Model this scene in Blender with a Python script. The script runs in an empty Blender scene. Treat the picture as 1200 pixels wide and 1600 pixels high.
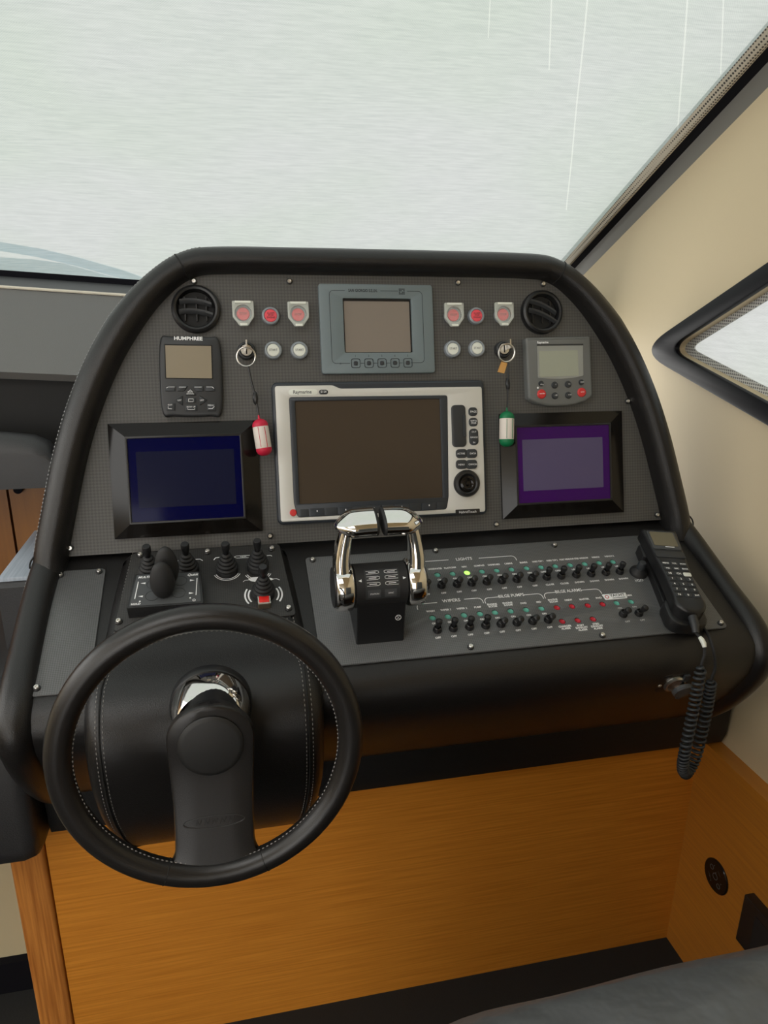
import bpy, bmesh, math, random
from mathutils import Vector, Matrix

random.seed(7)
SC = bpy.context.scene
COL = SC.collection
V = Vector
PI = math.pi
R = math.radians

# ------------------------------------------------------------------ camera
F_PX = 1109.0
PITCH, ROLL, YAW = R(17.7), R(-0.67), R(12.33)
CAM = V((-0.21612, -0.98670, 0.36091))
fw = V((math.sin(YAW) * math.cos(PITCH), math.cos(YAW) * math.cos(PITCH), -math.sin(PITCH)))
r0 = V((math.cos(YAW), -math.sin(YAW), 0))
d0 = fw.cross(r0)
rt = r0 * math.cos(ROLL) + d0 * math.sin(ROLL)
dn = -r0 * math.sin(ROLL) + d0 * math.cos(ROLL)
cd = bpy.data.cameras.new('camera')
cd.sensor_fit = 'VERTICAL'
cd.sensor_height = 36.0
cd.lens = F_PX * 36.0 / 1600.0
cd.clip_start = 0.02
co = bpy.data.objects.new('camera', cd)
COL.objects.link(co)
co.matrix_world = Matrix(((rt.x, -dn.x, -fw.x, CAM.x), (rt.y, -dn.y, -fw.y, CAM.y), (rt.z, -dn.z, -fw.z, CAM.z), (0, 0, 0, 1)))
SC.camera = co

# ------------------------------------------------------------------ sky and exposure
W = bpy.data.worlds.new('overcast_sky')
SC.world = W
W.use_nodes = True
bg = W.node_tree.nodes['Background']
bg.inputs[0].default_value = (1.0, 0.985, 0.95, 1)
bg.inputs[1].default_value = 1.5
SC.view_settings.view_transform = 'Standard'
SC.view_settings.look = 'None'
SC.view_settings.gamma = 1.0
SC.view_settings.use_curve_mapping = False
SC.view_settings.exposure = 1.25
SC.cycles.use_denoising = True
SC.cycles.max_bounces = 10
SC.cycles.diffuse_bounces = 5
SC.cycles.sample_clamp_indirect = 4.0

# ------------------------------------------------------------------ measuring: pixels of the 1200x1600 frame -> points on real planes
LAM, SH = R(14.55), R(23.31)
PV, PN = V((0, math.sin(LAM), math.cos(LAM))), V((0, -math.cos(LAM), math.sin(LAM)))     # instrument panel: up, outward
SV, SN = V((0, math.cos(SH), math.sin(SH))), V((0, -math.sin(SH), math.cos(SH)))         # shelf: forward, outward
SP = V((0, -0.002, -0.010))

def hit(px, py, p, n):
    r = fw + rt * ((px - 600) / F_PX) + dn * ((py - 800) / F_PX)
    return CAM + r * ((p - CAM).dot(n) / r.dot(n))

def pan(px, py, h=0.0):
    q = hit(px, py, PN * h, PN)
    return V((q.x, q.dot(PV)))

def shf(px, py, h=0.0):
    q = hit(px, py, SP + SN * h, SN)
    return V((q.x, (q - SP).dot(SV)))

def onx(px, py, X):
    return hit(px, py, V((X, 0, 0)), V((1, 0, 0)))

def ony(px, py, Y):
    return hit(px, py, V((0, Y, 0)), V((0, 1, 0)))

def frame(o, x, y, z):
    return Matrix(((x.x, y.x, z.x, o.x), (x.y, y.y, z.y, o.y), (x.z, y.z, z.z, o.z), (0, 0, 0, 1)))

FP = frame(V((0, 0, 0)), V((1, 0, 0)), PV, PN)
FS = frame(SP, V((1, 0, 0)), SV, SN)
I4 = Matrix.Identity(4)
T = Matrix.Translation

def Rz(a): return Matrix.Rotation(a, 4, 'Z')
def Rx(a): return Matrix.Rotation(a, 4, 'X')
def Ry(a): return Matrix.Rotation(a, 4, 'Y')

# ------------------------------------------------------------------ materials
MATS = {}

def mat(name, col, rough=0.5, metal=0.0, spec=0.5, coat=0.0, bump=None, var=None, trans=0.0, emit=None):
    """bump=(scale, strength, detail); var=(scale_vec, colour2, lo, hi) noise mix of two colours"""
    m = bpy.data.materials.new(name)
    m.use_nodes = True
    nt = m.node_tree
    b = nt.nodes['Principled BSDF']
    b.inputs['Base Color'].default_value = (*col, 1)
    b.inputs['Roughness'].default_value = rough
    b.inputs['Metallic'].default_value = metal
    b.inputs['Specular IOR Level'].default_value = spec
    b.inputs['Coat Weight'].default_value = coat
    b.inputs['Coat Roughness'].default_value = 0.05
    b.inputs['Transmission Weight'].default_value = trans
    if emit:
        b.inputs['Emission Color'].default_value = (*emit[0], 1)
        b.inputs['Emission Strength'].default_value = emit[1]
    tc = nt.nodes.new('ShaderNodeTexCoord')
    if var:
        mp = nt.nodes.new('ShaderNodeMapping')
        mp.inputs['Scale'].default_value = var[0]
        nt.links.new(tc.outputs['Object'], mp.inputs[0])
        nz = nt.nodes.new('ShaderNodeTexNoise')
        nz.inputs['Scale'].default_value = 1.0
        nz.inputs['Detail'].default_value = 6
        nt.links.new(mp.outputs[0], nz.inputs['Vector'])
        rp = nt.nodes.new('ShaderNodeMapRange')
        rp.inputs[1].default_value, rp.inputs[2].default_value = var[2], var[3]
        nt.links.new(nz.outputs[0], rp.inputs[0])
        mx = nt.nodes.new('ShaderNodeMix')
        mx.data_type = 'RGBA'
        mx.inputs[6].default_value = (*col, 1)
        mx.inputs[7].default_value = (*var[1], 1)
        nt.links.new(rp.outputs[0], mx.inputs[0])
        nt.links.new(mx.outputs[2], b.inputs['Base Color'])
    if bump:
        n2 = nt.nodes.new('ShaderNodeTexNoise')
        n2.inputs['Scale'].default_value = bump[0]
        n2.inputs['Detail'].default_value = bump[2]
        nt.links.new(tc.outputs['Object'], n2.inputs['Vector'])
        bm = nt.nodes.new('ShaderNodeBump')
        bm.inputs['Strength'].default_value = bump[1]
        bm.inputs['Distance'].default_value = bump[3] if len(bump) > 3 else 0.002
        nt.links.new(n2.outputs[0], bm.inputs['Height'])
        nt.links.new(bm.outputs[0], b.inputs['Normal'])
    MATS[name] = m
    return m

def weave(name, c1, c2, cell, rough, strength, ang=45):
    m = mat(name, c1, rough)
    nt = m.node_tree
    b = nt.nodes['Principled BSDF']
    tc = nt.nodes.new('ShaderNodeTexCoord')
    mp = nt.nodes.new('ShaderNodeMapping')
    mp.inputs['Rotation'].default_value = (0, 0, R(ang))
    mp.inputs['Location'].default_value = (0, 0, 0.37 * cell)
    nt.links.new(tc.outputs['Object'], mp.inputs[0])
    ck = nt.nodes.new('ShaderNodeTexChecker')
    ck.inputs['Scale'].default_value = 1.0 / cell
    ck.inputs[1].default_value = (*c1, 1)
    ck.inputs[2].default_value = (*c2, 1)
    nt.links.new(mp.outputs[0], ck.inputs['Vector'])
    nt.links.new(ck.outputs[0], b.inputs['Base Color'])
    bm = nt.nodes.new('ShaderNodeBump')
    bm.inputs['Strength'].default_value = strength
    bm.inputs['Distance'].default_value = 0.0006
    nt.links.new(ck.outputs[1], bm.inputs['Height'])
    nt.links.new(bm.outputs[0], b.inputs['Normal'])
    return m

def fabric(name, tint, thread, clear, hole_scale=None, creases=()):
    """woven sun-screen mesh: light comes through the threads and a little straight through the weave"""
    m = bpy.data.materials.new(name)
    m.use_nodes = True
    nt = m.node_tree
    for n in list(nt.nodes):
        nt.nodes.remove(n)
    out = nt.nodes.new('ShaderNodeOutputMaterial')
    tc = nt.nodes.new('ShaderNodeTexCoord')
    mp = nt.nodes.new('ShaderNodeMapping')
    mp.inputs['Scale'].default_value = (14, 150, 150)
    mp.inputs['Rotation'].default_value = (0, 0, R(4))
    nt.links.new(tc.outputs['Object'], mp.inputs[0])
    nz = nt.nodes.new('ShaderNodeTexNoise')
    nz.inputs['Scale'].default_value = 1.6
    nz.inputs['Detail'].default_value = 9
    nz.inputs['Roughness'].default_value = 0.72
    nt.links.new(mp.outputs[0], nz.inputs['Vector'])
    cr = nt.nodes.new('ShaderNodeMix')
    cr.data_type = 'RGBA'
    cr.inputs[6].default_value = (*thread, 1)
    cr.inputs[7].default_value = (*tint, 1)
    rp = nt.nodes.new('ShaderNodeMapRange')
    rp.inputs[1].default_value, rp.inputs[2].default_value = 0.32, 0.62
    nt.links.new(nz.outputs[0], rp.inputs[0])
    nt.links.new(rp.outputs[0], cr.inputs[0])
    # weave
    ck = nt.nodes.new('ShaderNodeTexChecker')
    ck.inputs['Scale'].default_value = hole_scale or 620
    ck.inputs[1].default_value = (1, 1, 1, 1)
    ck.inputs[2].default_value = (0.86, 0.88, 0.88, 1)
    nt.links.new(tc.outputs['Object'], ck.inputs['Vector'])
    mu = nt.nodes.new('ShaderNodeMix')
    mu.data_type = 'RGBA'
    mu.blend_type = 'MULTIPLY'
    mu.inputs[0].default_value = 1.0
    nt.links.new(cr.outputs[2], mu.inputs[6])
    nt.links.new(ck.outputs[0], mu.inputs[7])
    n3 = nt.nodes.new('ShaderNodeTexNoise')
    n3.inputs['Scale'].default_value = 2.2
    n3.inputs['Detail'].default_value = 3
    nt.links.new(tc.outputs['Object'], n3.inputs['Vector'])
    r3 = nt.nodes.new('ShaderNodeMapRange')
    r3.inputs[1].default_value, r3.inputs[2].default_value = 0.35, 0.65
    nt.links.new(n3.outputs[0], r3.inputs[0])
    h3 = nt.nodes.new('ShaderNodeMix')
    h3.data_type = 'RGBA'
    h3.inputs[6].default_value = (0.93, 1.0, 0.93, 1)
    h3.inputs[7].default_value = (1.03, 1.02, 1.06, 1)
    nt.links.new(r3.outputs[0], h3.inputs[0])
    m3 = nt.nodes.new('ShaderNodeMix')
    m3.data_type = 'RGBA'
    m3.blend_type = 'MULTIPLY'
    m3.inputs[0].default_value = 1.0
    nt.links.new(mu.outputs[2], m3.inputs[6])
    nt.links.new(h3.outputs[2], m3.inputs[7])
    src = m3.outputs[2]
    if creases:                                  # worn crease lines where the weave is stretched thin
        sep = nt.nodes.new('ShaderNodeSeparateXYZ')
        nt.links.new(tc.outputs['Object'], sep.inputs[0])
        def mth(op, a, b_):
            k = nt.nodes.new('ShaderNodeMath')
            k.operation = op
            for q, w_ in enumerate((a, b_)):
                if isinstance(w_, (int, float)): k.inputs[q].default_value = w_
                elif w_ is not None: nt.links.new(w_, k.inputs[q])
            return k.outputs[0]
        tot = None
        for (ax_, ay_), (bx_, by_), hw in creases:
            sl_ = (ax_ - bx_) / (ay_ - by_)
            dx_ = mth('ABSOLUTE', mth('SUBTRACT', sep.outputs[0], mth('ADD', mth('MULTIPLY', sep.outputs[1], sl_), bx_ - by_ * sl_)), None)
            on = mth('MULTIPLY', mth('LESS_THAN', dx_, hw), mth('GREATER_THAN', sep.outputs[1], by_))
            tot = on if tot is None else mth('MAXIMUM', tot, on)
        cm = nt.nodes.new('ShaderNodeMix')
        cm.data_type = 'RGBA'
        nt.links.new(mth('MULTIPLY', tot, 0.28), cm.inputs[0])
        nt.links.new(src, cm.inputs[6])
        cm.inputs[7].default_value = (0.36, 0.37, 0.34, 1)
        src = cm.outputs[2]
    tl = nt.nodes.new('ShaderNodeBsdfTranslucent')
    df = nt.nodes.new('ShaderNodeBsdfDiffuse')
    tp = nt.nodes.new('ShaderNodeBsdfTransparent')
    nt.links.new(src, tl.inputs[0])
    nt.links.new(src, df.inputs[0])
    m1 = nt.nodes.new('ShaderNodeMixShader')
    m1.inputs[0].default_value = 0.22
    nt.links.new(tl.outputs[0], m1.inputs[1])
    nt.links.new(df.outputs[0], m1.inputs[2])
    m2 = nt.nodes.new('ShaderNodeMixShader')
    m2.inputs[0].default_value = clear
    nt.links.new(m1.outputs[0], m2.inputs[1])
    nt.links.new(tp.outputs[0], m2.inputs[2])
    nt.links.new(m2.outputs[0], out.inputs[0])
    MATS[name] = m
    return m

def hexmesh(name, light, dark, scale):
    """coarse knitted net hem: pale net with dark openings"""
    m = mat(name, light, 0.8)
    nt = m.node_tree
    b = nt.nodes['Principled BSDF']
    tc = nt.nodes.new('ShaderNodeTexCoord')
    vo = nt.nodes.new('ShaderNodeTexVoronoi')
    vo.inputs['Scale'].default_value = scale
    vo.inputs['Randomness'].default_value = 0.0
    nt.links.new(tc.outputs['Object'], vo.inputs['Vector'])
    rp = nt.nodes.new('ShaderNodeMapRange')
    rp.inputs[1].default_value, rp.inputs[2].default_value = 0.30, 0.42
    nt.links.new(vo.outputs['Distance'], rp.inputs[0])
    mx = nt.nodes.new('ShaderNodeMix')
    mx.data_type = 'RGBA'
    mx.inputs[6].default_value = (*dark, 1)
    mx.inputs[7].default_value = (*light, 1)
    nt.links.new(rp.outputs[0], mx.inputs[0])
    nt.links.new(mx.outputs[2], b.inputs['Base Color'])
    return m

leather = mat('black_leather', (0.0115, 0.0105, 0.0105), 0.31, bump=(900, 0.25, 3))
leather_soft = mat('soft_black_leather', (0.012, 0.0117, 0.012), 0.5, bump=(700, 0.3, 3))
leather_grey = mat('charcoal_leather', (0.035, 0.035, 0.037), 0.42, bump=(700, 0.25, 3))
seat_leather = mat('creased_seat_leather', (0.10, 0.106, 0.11), 0.34, bump=(13, 0.8, 3.5, 0.012))
wheel_leather = mat('wheel_leather', (0.014, 0.0125, 0.012), 0.28, bump=(1300, 0.12, 2))
panel_weave = weave('panel_weave', (0.072, 0.070, 0.067), (0.100, 0.097, 0.092), 0.0032, 0.5, 0.5)
plate_weave = weave('plate_weave', (0.090, 0.093, 0.095), (0.135, 0.138, 0.140), 0.0019, 0.36, 0.5)
pod_weave = weave('pod_plate_weave', (0.024, 0.023, 0.023), (0.040, 0.039, 0.037), 0.0020, 0.5, 0.7)
blk = mat('black_plastic', (0.012, 0.012, 0.013), 0.35)
blk_matt = mat('black_rubber', (0.014, 0.014, 0.015), 0.6)
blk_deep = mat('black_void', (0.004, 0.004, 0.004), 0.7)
blk_gloss = mat('black_gloss', (0.009, 0.0075, 0.0065), 0.12, spec=0.3)
dark_blue = mat('blue_black_plastic', (0.030, 0.036, 0.045), 0.38)
face_grey = mat('face_key_grey', (0.060, 0.064, 0.068), 0.5)
key_dark = mat('key_plastic', (0.028, 0.032, 0.037), 0.5)
body_dark = mat('charcoal_plastic', (0.030, 0.032, 0.035), 0.45)
grey_auto = mat('mid_grey_plastic', (0.15, 0.155, 0.15), 0.5)
grey_blue = mat('blue_grey_panel', (0.16, 0.20, 0.215), 0.45)
ink_dark = mat('dark_print', (0.02, 0.025, 0.03), 0.6)
silver = mat('champagne_silver', (0.66, 0.65, 0.61), 0.42, metal=0.12)
chrome = mat('chrome', (0.85, 0.83, 0.80), 0.06, metal=1.0)
steel = mat('brushed_steel', (0.78, 0.76, 0.72), 0.3, metal=1.0)
white_ink = mat('white_print', (0.90, 0.91, 0.92), 0.6)
white_pl = mat('white_plastic', (0.80, 0.82, 0.75), 0.4)
ring_grey = mat('button_ring', (0.27, 0.30, 0.33), 0.35, coat=0.3)
red_btn = mat('red_button', (0.86, 0.10, 0.13), 0.35)
red_key = mat('red_key', (0.62, 0.035, 0.035), 0.4)
red_lens = mat('red_lens', (0.50, 0.012, 0.03), 0.2)
green_lens = mat('green_lens', (0.12, 0.42, 0.34), 0.22)
green_lit = mat('lit_green_lens', (0.35, 0.8, 0.15), 0.3, emit=((0.30, 0.85, 0.10), 0.8))
red_square = mat('red_square_button', (0.75, 0.02, 0.015), 0.35)
brown_btn = mat('brown_button_base', (0.09, 0.07, 0.05), 0.5)
def clear(name, col, fac, rough):
    m = mat(name, col, rough)
    nt = m.node_tree
    tp = nt.nodes.new('ShaderNodeBsdfTransparent')
    mx = nt.nodes.new('ShaderNodeMixShader')
    mx.inputs[0].default_value = fac
    nt.links.new(tp.outputs[0], mx.inputs[1])
    nt.links.new(nt.nodes['Principled BSDF'].outputs[0], mx.inputs[2])
    nt.links.new(mx.outputs[0], nt.nodes['Material Output'].inputs[0])
    return m
guard_clear = clear('clear_guard', (0.80, 0.84, 0.78), 0.42, 0.15)
guard_pane = clear('clear_guard_pane', (0.80, 0.84, 0.80), 0.14, 0.1)
cream = mat('cream_panel', (0.62, 0.51, 0.33), 0.6, bump=(400, 0.05, 2))
cream_dim = mat('cream_wall', (0.52, 0.46, 0.30), 0.7)
wood_h = mat('oak_veneer', (0.74, 0.295, 0.038), 0.34, var=((7, 60, 300), (0.58, 0.205, 0.021), 0.35, 0.68))
wood_v = mat('oak_post', (0.62, 0.245, 0.05), 0.4, var=((230, 60, 7), (0.38, 0.125, 0.020), 0.35, 0.68))
wood_s = mat('oak_side', (0.52, 0.205, 0.026), 0.36, var=((40, 7, 260), (0.43, 0.165, 0.025), 0.35, 0.68))
wood_brown = mat('brown_cabinet_wood', (0.26, 0.105, 0.016), 0.4, var=((60, 60, 3), (0.19, 0.068, 0.010), 0.3, 0.7))
carpet = mat('dark_floor', (0.009, 0.010, 0.0098), 0.8, bump=(300, 0.3, 3))
dash_grey = mat('grey_dash', (0.15, 0.147, 0.142), 0.6, bump=(500, 0.2, 2))
dash_strip = mat('grey_strip', (0.060, 0.063, 0.065), 0.5)
piping = mat('cream_piping', (0.72, 0.66, 0.55), 0.5)
gasket = mat('black_gasket', (0.004, 0.004, 0.007), 0.8, spec=0.15)
frame_black = mat('window_frame_black', (0.004, 0.004, 0.006), 0.4, spec=0.18)
grey_trim = mat('grey_trim', (0.16, 0.155, 0.135), 0.5)
stitch_mat = mat('pale_stitching', (0.34, 0.35, 0.36), 0.7)
stitch_dark = mat('grey_stitching', (0.24, 0.23, 0.22), 0.7)
scr_grey = mat('grey_lcd', (0.235, 0.20, 0.17), 0.35)
scr_tan = mat('tan_lcd', (0.27, 0.225, 0.155), 0.35)
scr_pale = mat('pale_lcd', (0.36, 0.38, 0.31), 0.25)
scr_lid = mat('pale_lcd_frame', (0.30, 0.31, 0.29), 0.3)
scr_phone = mat('olive_lcd', (0.16, 0.135, 0.075), 0.3)
scr_brown_reflect = mat('brown_reflection_glass', (0.070, 0.053, 0.038), 0.2, spec=0.08)  # brown of the reflected cabin is put into the base colour
scr_blue = mat('deep_blue_glass', (0.001, 0.002, 0.042), 0.07, spec=0.1)
scr_blue_in = mat('slate_blue_lcd', (0.010, 0.012, 0.036), 0.12, spec=0.1)
scr_violet = mat('violet_glass', (0.045, 0.003, 0.110), 0.07, spec=0.2)
scr_violet_in = mat('mauve_lcd', (0.100, 0.082, 0.165), 0.12, spec=0.2)
float_white = mat('float_white', (0.75, 0.68, 0.62), 0.5)
float_red = mat('float_red', (0.58, 0.012, 0.05), 0.5)
float_green = mat('float_green', (0.0, 0.17, 0.06), 0.5)
tag_orange = mat('wooden_tag', (0.62, 0.33, 0.10), 0.5)
cloth_side = fabric('side_screen_mesh', (0.235, 0.24, 0.24), (0.195, 0.20, 0.20), 0.04)
net_hem = hexmesh('net_hem', (0.52, 0.47, 0.38), (0.05, 0.045, 0.04), 200)
net_hem_pale = hexmesh('pale_net_hem', (0.55, 0.55, 0.53), (0.16, 0.16, 0.16), 200)
deck_blue = mat('pale_blue_gelcoat', (0.16, 0.52, 0.72), 0.3)
deck_white = mat('white_gelcoat', (0.80, 0.78, 0.66), 0.3)

# ------------------------------------------------------------------ mesh helpers
WM = {}

def catmull(pts, per=8, closed=False):
    out = []
    n = len(pts)
    rng = n if closed else n - 1
    for i in range(rng):
        p0 = pts[(i - 1) % n] if closed or i > 0 else pts[0] * 2 - pts[1]
        p1, p2 = pts[i], pts[(i + 1) % n]
        p3 = pts[(i + 2) % n] if closed or i + 2 < n else pts[-1] * 2 - pts[-2]
        for k in range(per):
            t = k / per
            out.append(0.5 * ((2 * p1) + (p2 - p0) * t + (2 * p0 - 5 * p1 + 4 * p2 - p3) * t * t + (3 * p1 - p0 - 3 * p2 + p3) * t ** 3))
    if not closed:
        out.append(pts[-1].copy())
    return out

def rrect(cx, cy, w, h, r, n=5):
    r = min(r, w / 2 - 1e-6, h / 2 - 1e-6)
    o = []
    for sx, sy, a in ((1, 1, 0), (-1, 1, 90), (-1, -1, 180), (1, -1, 270)):
        for k in range(n + 1):
            t = R(a + 90 * k / n)
            o.append(V((cx + sx * (w / 2 - r) + r * math.cos(t), cy + sy * (h / 2 - r) + r * math.sin(t))))
    return o

def circ(cx, cy, r, n=28, ry=None):
    ry = ry or r
    return [V((cx + r * math.cos(2 * PI * k / n), cy + ry * math.sin(2 * PI * k / n))) for k in range(n)]

def rpoly(pts, r, n=4):
    """polygon with rounded corners"""
    o = []
    m = len(pts)
    for i in range(m):
        p, a, b = V(pts[i]), V(pts[i - 1]), V(pts[(i + 1) % m])
        u, w = (a - p), (b - p)
        rr = min(r, u.length * 0.45, w.length * 0.45)
        s, e = p + u.normalized() * rr, p + w.normalized() * rr
        for k in range(n + 1):
            t = k / n
            o.append(s * (1 - t) ** 2 + p * 2 * t * (1 - t) + e * t * t)
    return o

class MB:
    def __init__(s):
        s.v, s.f = [], []

    def add(s, vs, fs, m=None):
        b = len(s.v)
        s.v += [(m @ V(p)) if m is not None else V(p) for p in vs]
        s.f += [tuple(b + i for i in q) for q in fs]
        return s

    def box(s, x0, x1, y0, y1, z0, z1, m=None):
        vs = [(x, y, z) for z in (z0, z1) for y in (y0, y1) for x in (x0, x1)]
        return s.add(vs, [(0, 2, 3, 1), (4, 5, 7, 6), (0, 1, 5, 4), (2, 6, 7, 3), (0, 4, 6, 2), (1, 3, 7, 5)], m)

    def rings(s, rs, cap0=True, cap1=True, m=None):
        n = len(rs[0])
        vs = [p for r in rs for p in r]
        fs = []
        for i in range(len(rs) - 1):
            for k in range(n):
                a, b = i * n + k, i * n + (k + 1) % n
                fs.append((a, b, b + n, a + n))
        if cap0: fs.append(tuple(reversed(range(n))))
        if cap1: fs.append(tuple(range((len(rs) - 1) * n, len(rs) * n)))
        return s.add(vs, fs, m)

    def lathe(s, prof, n=32, m=None, cap0=True, cap1=True):
        rs = [[V((r * math.cos(2 * PI * k / n), r * math.sin(2 * PI * k / n), z)) for k in range(n)] for r, z in prof]
        return s.rings(rs, cap0, cap1, m)

    def sweep(s, path, rad, n=12, closed=False, flat=1.0, m=None):
        """round tube along a path; rad number or list"""
        P = [V(p) for p in path]
        N = len(P)
        rs = []
        up = None
        for i in range(N):
            a = P[(i - 1) % N] if closed or i > 0 else P[0]
            b = P[(i + 1) % N] if closed or i < N - 1 else P[-1]
            t = (b - a).normalized()
            if up is None:
                up = t.orthogonal().normalized()
            up = (up - t * up.dot(t)).normalized()
            w = t.cross(up)
            r = rad[i] if isinstance(rad, (list, tuple)) else rad
            rs.append([P[i] + up * (r * math.cos(2 * PI * k / n)) + w * (r * flat * math.sin(2 * PI * k / n)) for k in range(n)])
        if closed:
            rs.append(rs[0])
            return s.rings(rs, False, False, m)
        return s.rings(rs, True, True, m)

    def prism(s, out, z0, z1, ch=0.0, steps=2, m=None, draft=0.0):
        """outline extruded z0..z1 with rounded top edge ch; draft shrinks the base outwards"""
        n = len(out)
        area = sum(out[i].x * out[(i + 1) % n].y - out[(i + 1) % n].x * out[i].y for i in range(n))
        if area < 0:
            out = list(reversed(out))
        nrm = []
        for i in range(n):
            a, b, c = out[i - 1], out[i], out[(i + 1) % n]
            e1, e2 = (b - a), (c - b)
            n1 = V((e1.y, -e1.x)).normalized() if e1.length > 1e-9 else V((0, 0))
            n2 = V((e2.y, -e2.x)).normalized() if e2.length > 1e-9 else n1
            q = n1 + n2
            q = q.normalized() / max(0.4, q.normalized().dot(n2 if n2.length else n1)) if q.length > 1e-6 else n1
            nrm.append(q)
        rs = [[V((p.x + q.x * draft, p.y + q.y * draft, z0)) for p, q in zip(out, nrm)]]
        if ch > 0:
            for k in range(steps + 1):
                t = k / steps * PI / 2
                ins, zz = ch * (1 - math.cos(t)), z1 - ch + ch * math.sin(t)
                rs.append([V((p.x - q.x * ins, p.y - q.y * ins, zz)) for p, q in zip(out, nrm)])
        else:
            rs.append([V((p.x, p.y, z1)) for p in out])
        return s.rings(rs, True, True, m)

    def flat2d(s, outs, z0, z1, bev=0.0, m=None):
        """filled 2D shape with holes (even-odd), extruded"""
        cu = bpy.data.curves.new('tmp', 'CURVE')
        cu.dimensions = '2D'
        cu.fill_mode = 'BOTH'
        for o in outs:
            sp = cu.splines.new('POLY')
            sp.points.add(len(o) - 1)
            for p, c in zip(sp.points, o):
                p.co = (c[0], c[1], 0, 1)
            sp.use_cyclic_u = True
        cu.extrude = max(0.00001, (z1 - z0) / 2 - bev)
        if bev > 0:
            cu.bevel_depth = bev
            cu.bevel_resolution = 1
            cu.offset = -bev
        ob = bpy.data.objects.new('tmp', cu)
        me = bpy.data.meshes.new_from_object(ob)
        mid = (z0 + z1) / 2
        s.add([V((v.co.x, v.co.y, v.co.z + mid)) for v in me.vertices], [tuple(p.vertices) for p in me.polygons], m)
        bpy.data.objects.remove(ob)
        bpy.data.curves.remove(cu)
        bpy.data.meshes.remove(me)
        return s

    def text(s, body, size, x, y, z=0.0002, m=None, align='CENTER', rot=0.0, bold=0.0, sx=1.0, shear=0.0):
        cu = bpy.data.curves.new('tmp', 'FONT')
        cu.body = body
        cu.size = size
        cu.align_x = align
        cu.align_y = 'CENTER'
        cu.resolution_u = 2
        cu.offset = bold
        cu.shear = shear
        cu.space_line = 0.85
        ob = bpy.data.objects.new('tmp', cu)
        me = bpy.data.meshes.new_from_object(ob)
        loc = T(V((x, y, z))) @ Rz(rot) @ Matrix.Diagonal((sx, 1, 1, 1))
        if m is not None:
            loc = m @ loc
        s.add([v.co.copy() for v in me.vertices], [tuple(p.vertices) for p in me.polygons], loc)
        bpy.data.objects.remove(ob)
        bpy.data.curves.remove(cu)
        bpy.data.meshes.remove(me)
        return s

    def ribbon(s, path, w, z=0.0002, m=None):
        """flat printed line of width w along 2D path"""
        vs, fs = [], []
        N = len(path)
        for i, p in enumerate(path):
            a, b = path[max(0, i - 1)], path[min(N - 1, i + 1)]
            t = (V(b) - V(a)).normalized()
            q = V((-t.y, t.x)) * w / 2
            vs += [(p[0] + q.x, p[1] + q.y, z), (p[0] - q.x, p[1] - q.y, z)]
        for i in range(N - 1):
            fs.append((2 * i, 2 * i + 1, 2 * i + 3, 2 * i + 2))
        return s.add(vs, fs, m)

    def grid(s, rows, closed_v=False):
        n, k = len(rows), len(rows[0])
        vs = [p for r in rows for p in r]
        fs = [(i * k + j, i * k + j + 1, (i + 1) * k + j + 1, (i + 1) * k + j) for i in range(n - 1) for j in range(k - 1)]
        return s.add(vs, fs)

    def mesh(s, name, m, sharp=35, weld=True):
        me = bpy.data.meshes.new(name)
        me.from_pydata([tuple(p) for p in s.v], [], s.f)
        bm = bmesh.new()
        bm.from_mesh(me)
        if weld:
            bmesh.ops.remove_doubles(bm, verts=bm.verts, dist=1e-6)
        bmesh.ops.recalc_face_normals(bm, faces=bm.faces)
        bm.to_mesh(me)
        bm.free()
        me.shade_smooth()
        me.set_sharp_from_angle(angle=R(sharp))
        if m: me.materials.append(m)
        return me

    def build(s, name, m, parent=None, fr=None, sharp=35, own=False, **props):
        """fr: matrix the vertices are given in (default: the parent's own frame)"""
        if parent is not None and fr is not None and not own:
            k = WM[parent.name].inverted() @ fr
            s.v = [k @ p for p in s.v]
        ob = bpy.data.objects.new(name, s.mesh(name, m, sharp))
        COL.objects.link(ob)
        if parent is not None:
            ob.parent = parent
            WM[ob.name] = WM[parent.name]
            if own:                       # the part keeps its own axes, so its texture lies along it
                ob.matrix_local = WM[parent.name].inverted() @ fr
                WM[ob.name] = fr.copy()
        else:
            ob.matrix_world = fr if fr is not None else I4
            WM[ob.name] = fr if fr is not None else I4
        for k, v in props.items():
            ob[k] = v
        return ob

def tag(o, label, cat, group=None, kind=None):
    o['label'] = label
    if cat: o['category'] = cat
    if group: o['group'] = group
    if kind: o['kind'] = kind
    return o

def thing(name, label, cat, fr=I4, group=None, kind=None):
    o = bpy.data.objects.new(name, None)
    o.empty_display_size = 0.01
    COL.objects.link(o)
    o.matrix_world = fr
    WM[o.name] = fr.copy()
    return tag(o, label, cat, group, kind)

def place(name, me, parent, m=I4):
    """a part that shares mesh data, at local matrix m under its parent"""
    o = bpy.data.objects.new(name, me)
    COL.objects.link(o)
    o.parent = parent
    o.matrix_local = m
    WM[o.name] = WM[parent.name] @ m
    return o

def struct(name, mb, m, label, sharp=35, fr=None):
    return tag(mb.build(name, m, None, fr, sharp), label, None, kind='structure')

def dashes(path, step, ln, rad, nrm):
    """row of small stitches along a 3D path"""
    b = MB()
    acc, nxt = 0.0, 0.0
    for a, c in zip(path[:-1], path[1:]):
        L = (c - a).length
        if L < 1e-9: continue
        t = (c - a) / L
        while nxt <= acc + L:
            p = a + t * (nxt - acc)
            w = t.cross(nrm).normalized()
            q = [p - t * ln / 2, p + w * rad, p + t * ln / 2, p - w * rad, p + nrm.normalized() * rad]
            b.add(q, [(0, 1, 4), (1, 2, 4), (2, 3, 4), (3, 0, 4)])
            nxt += step
        acc += L
    return b

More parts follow.
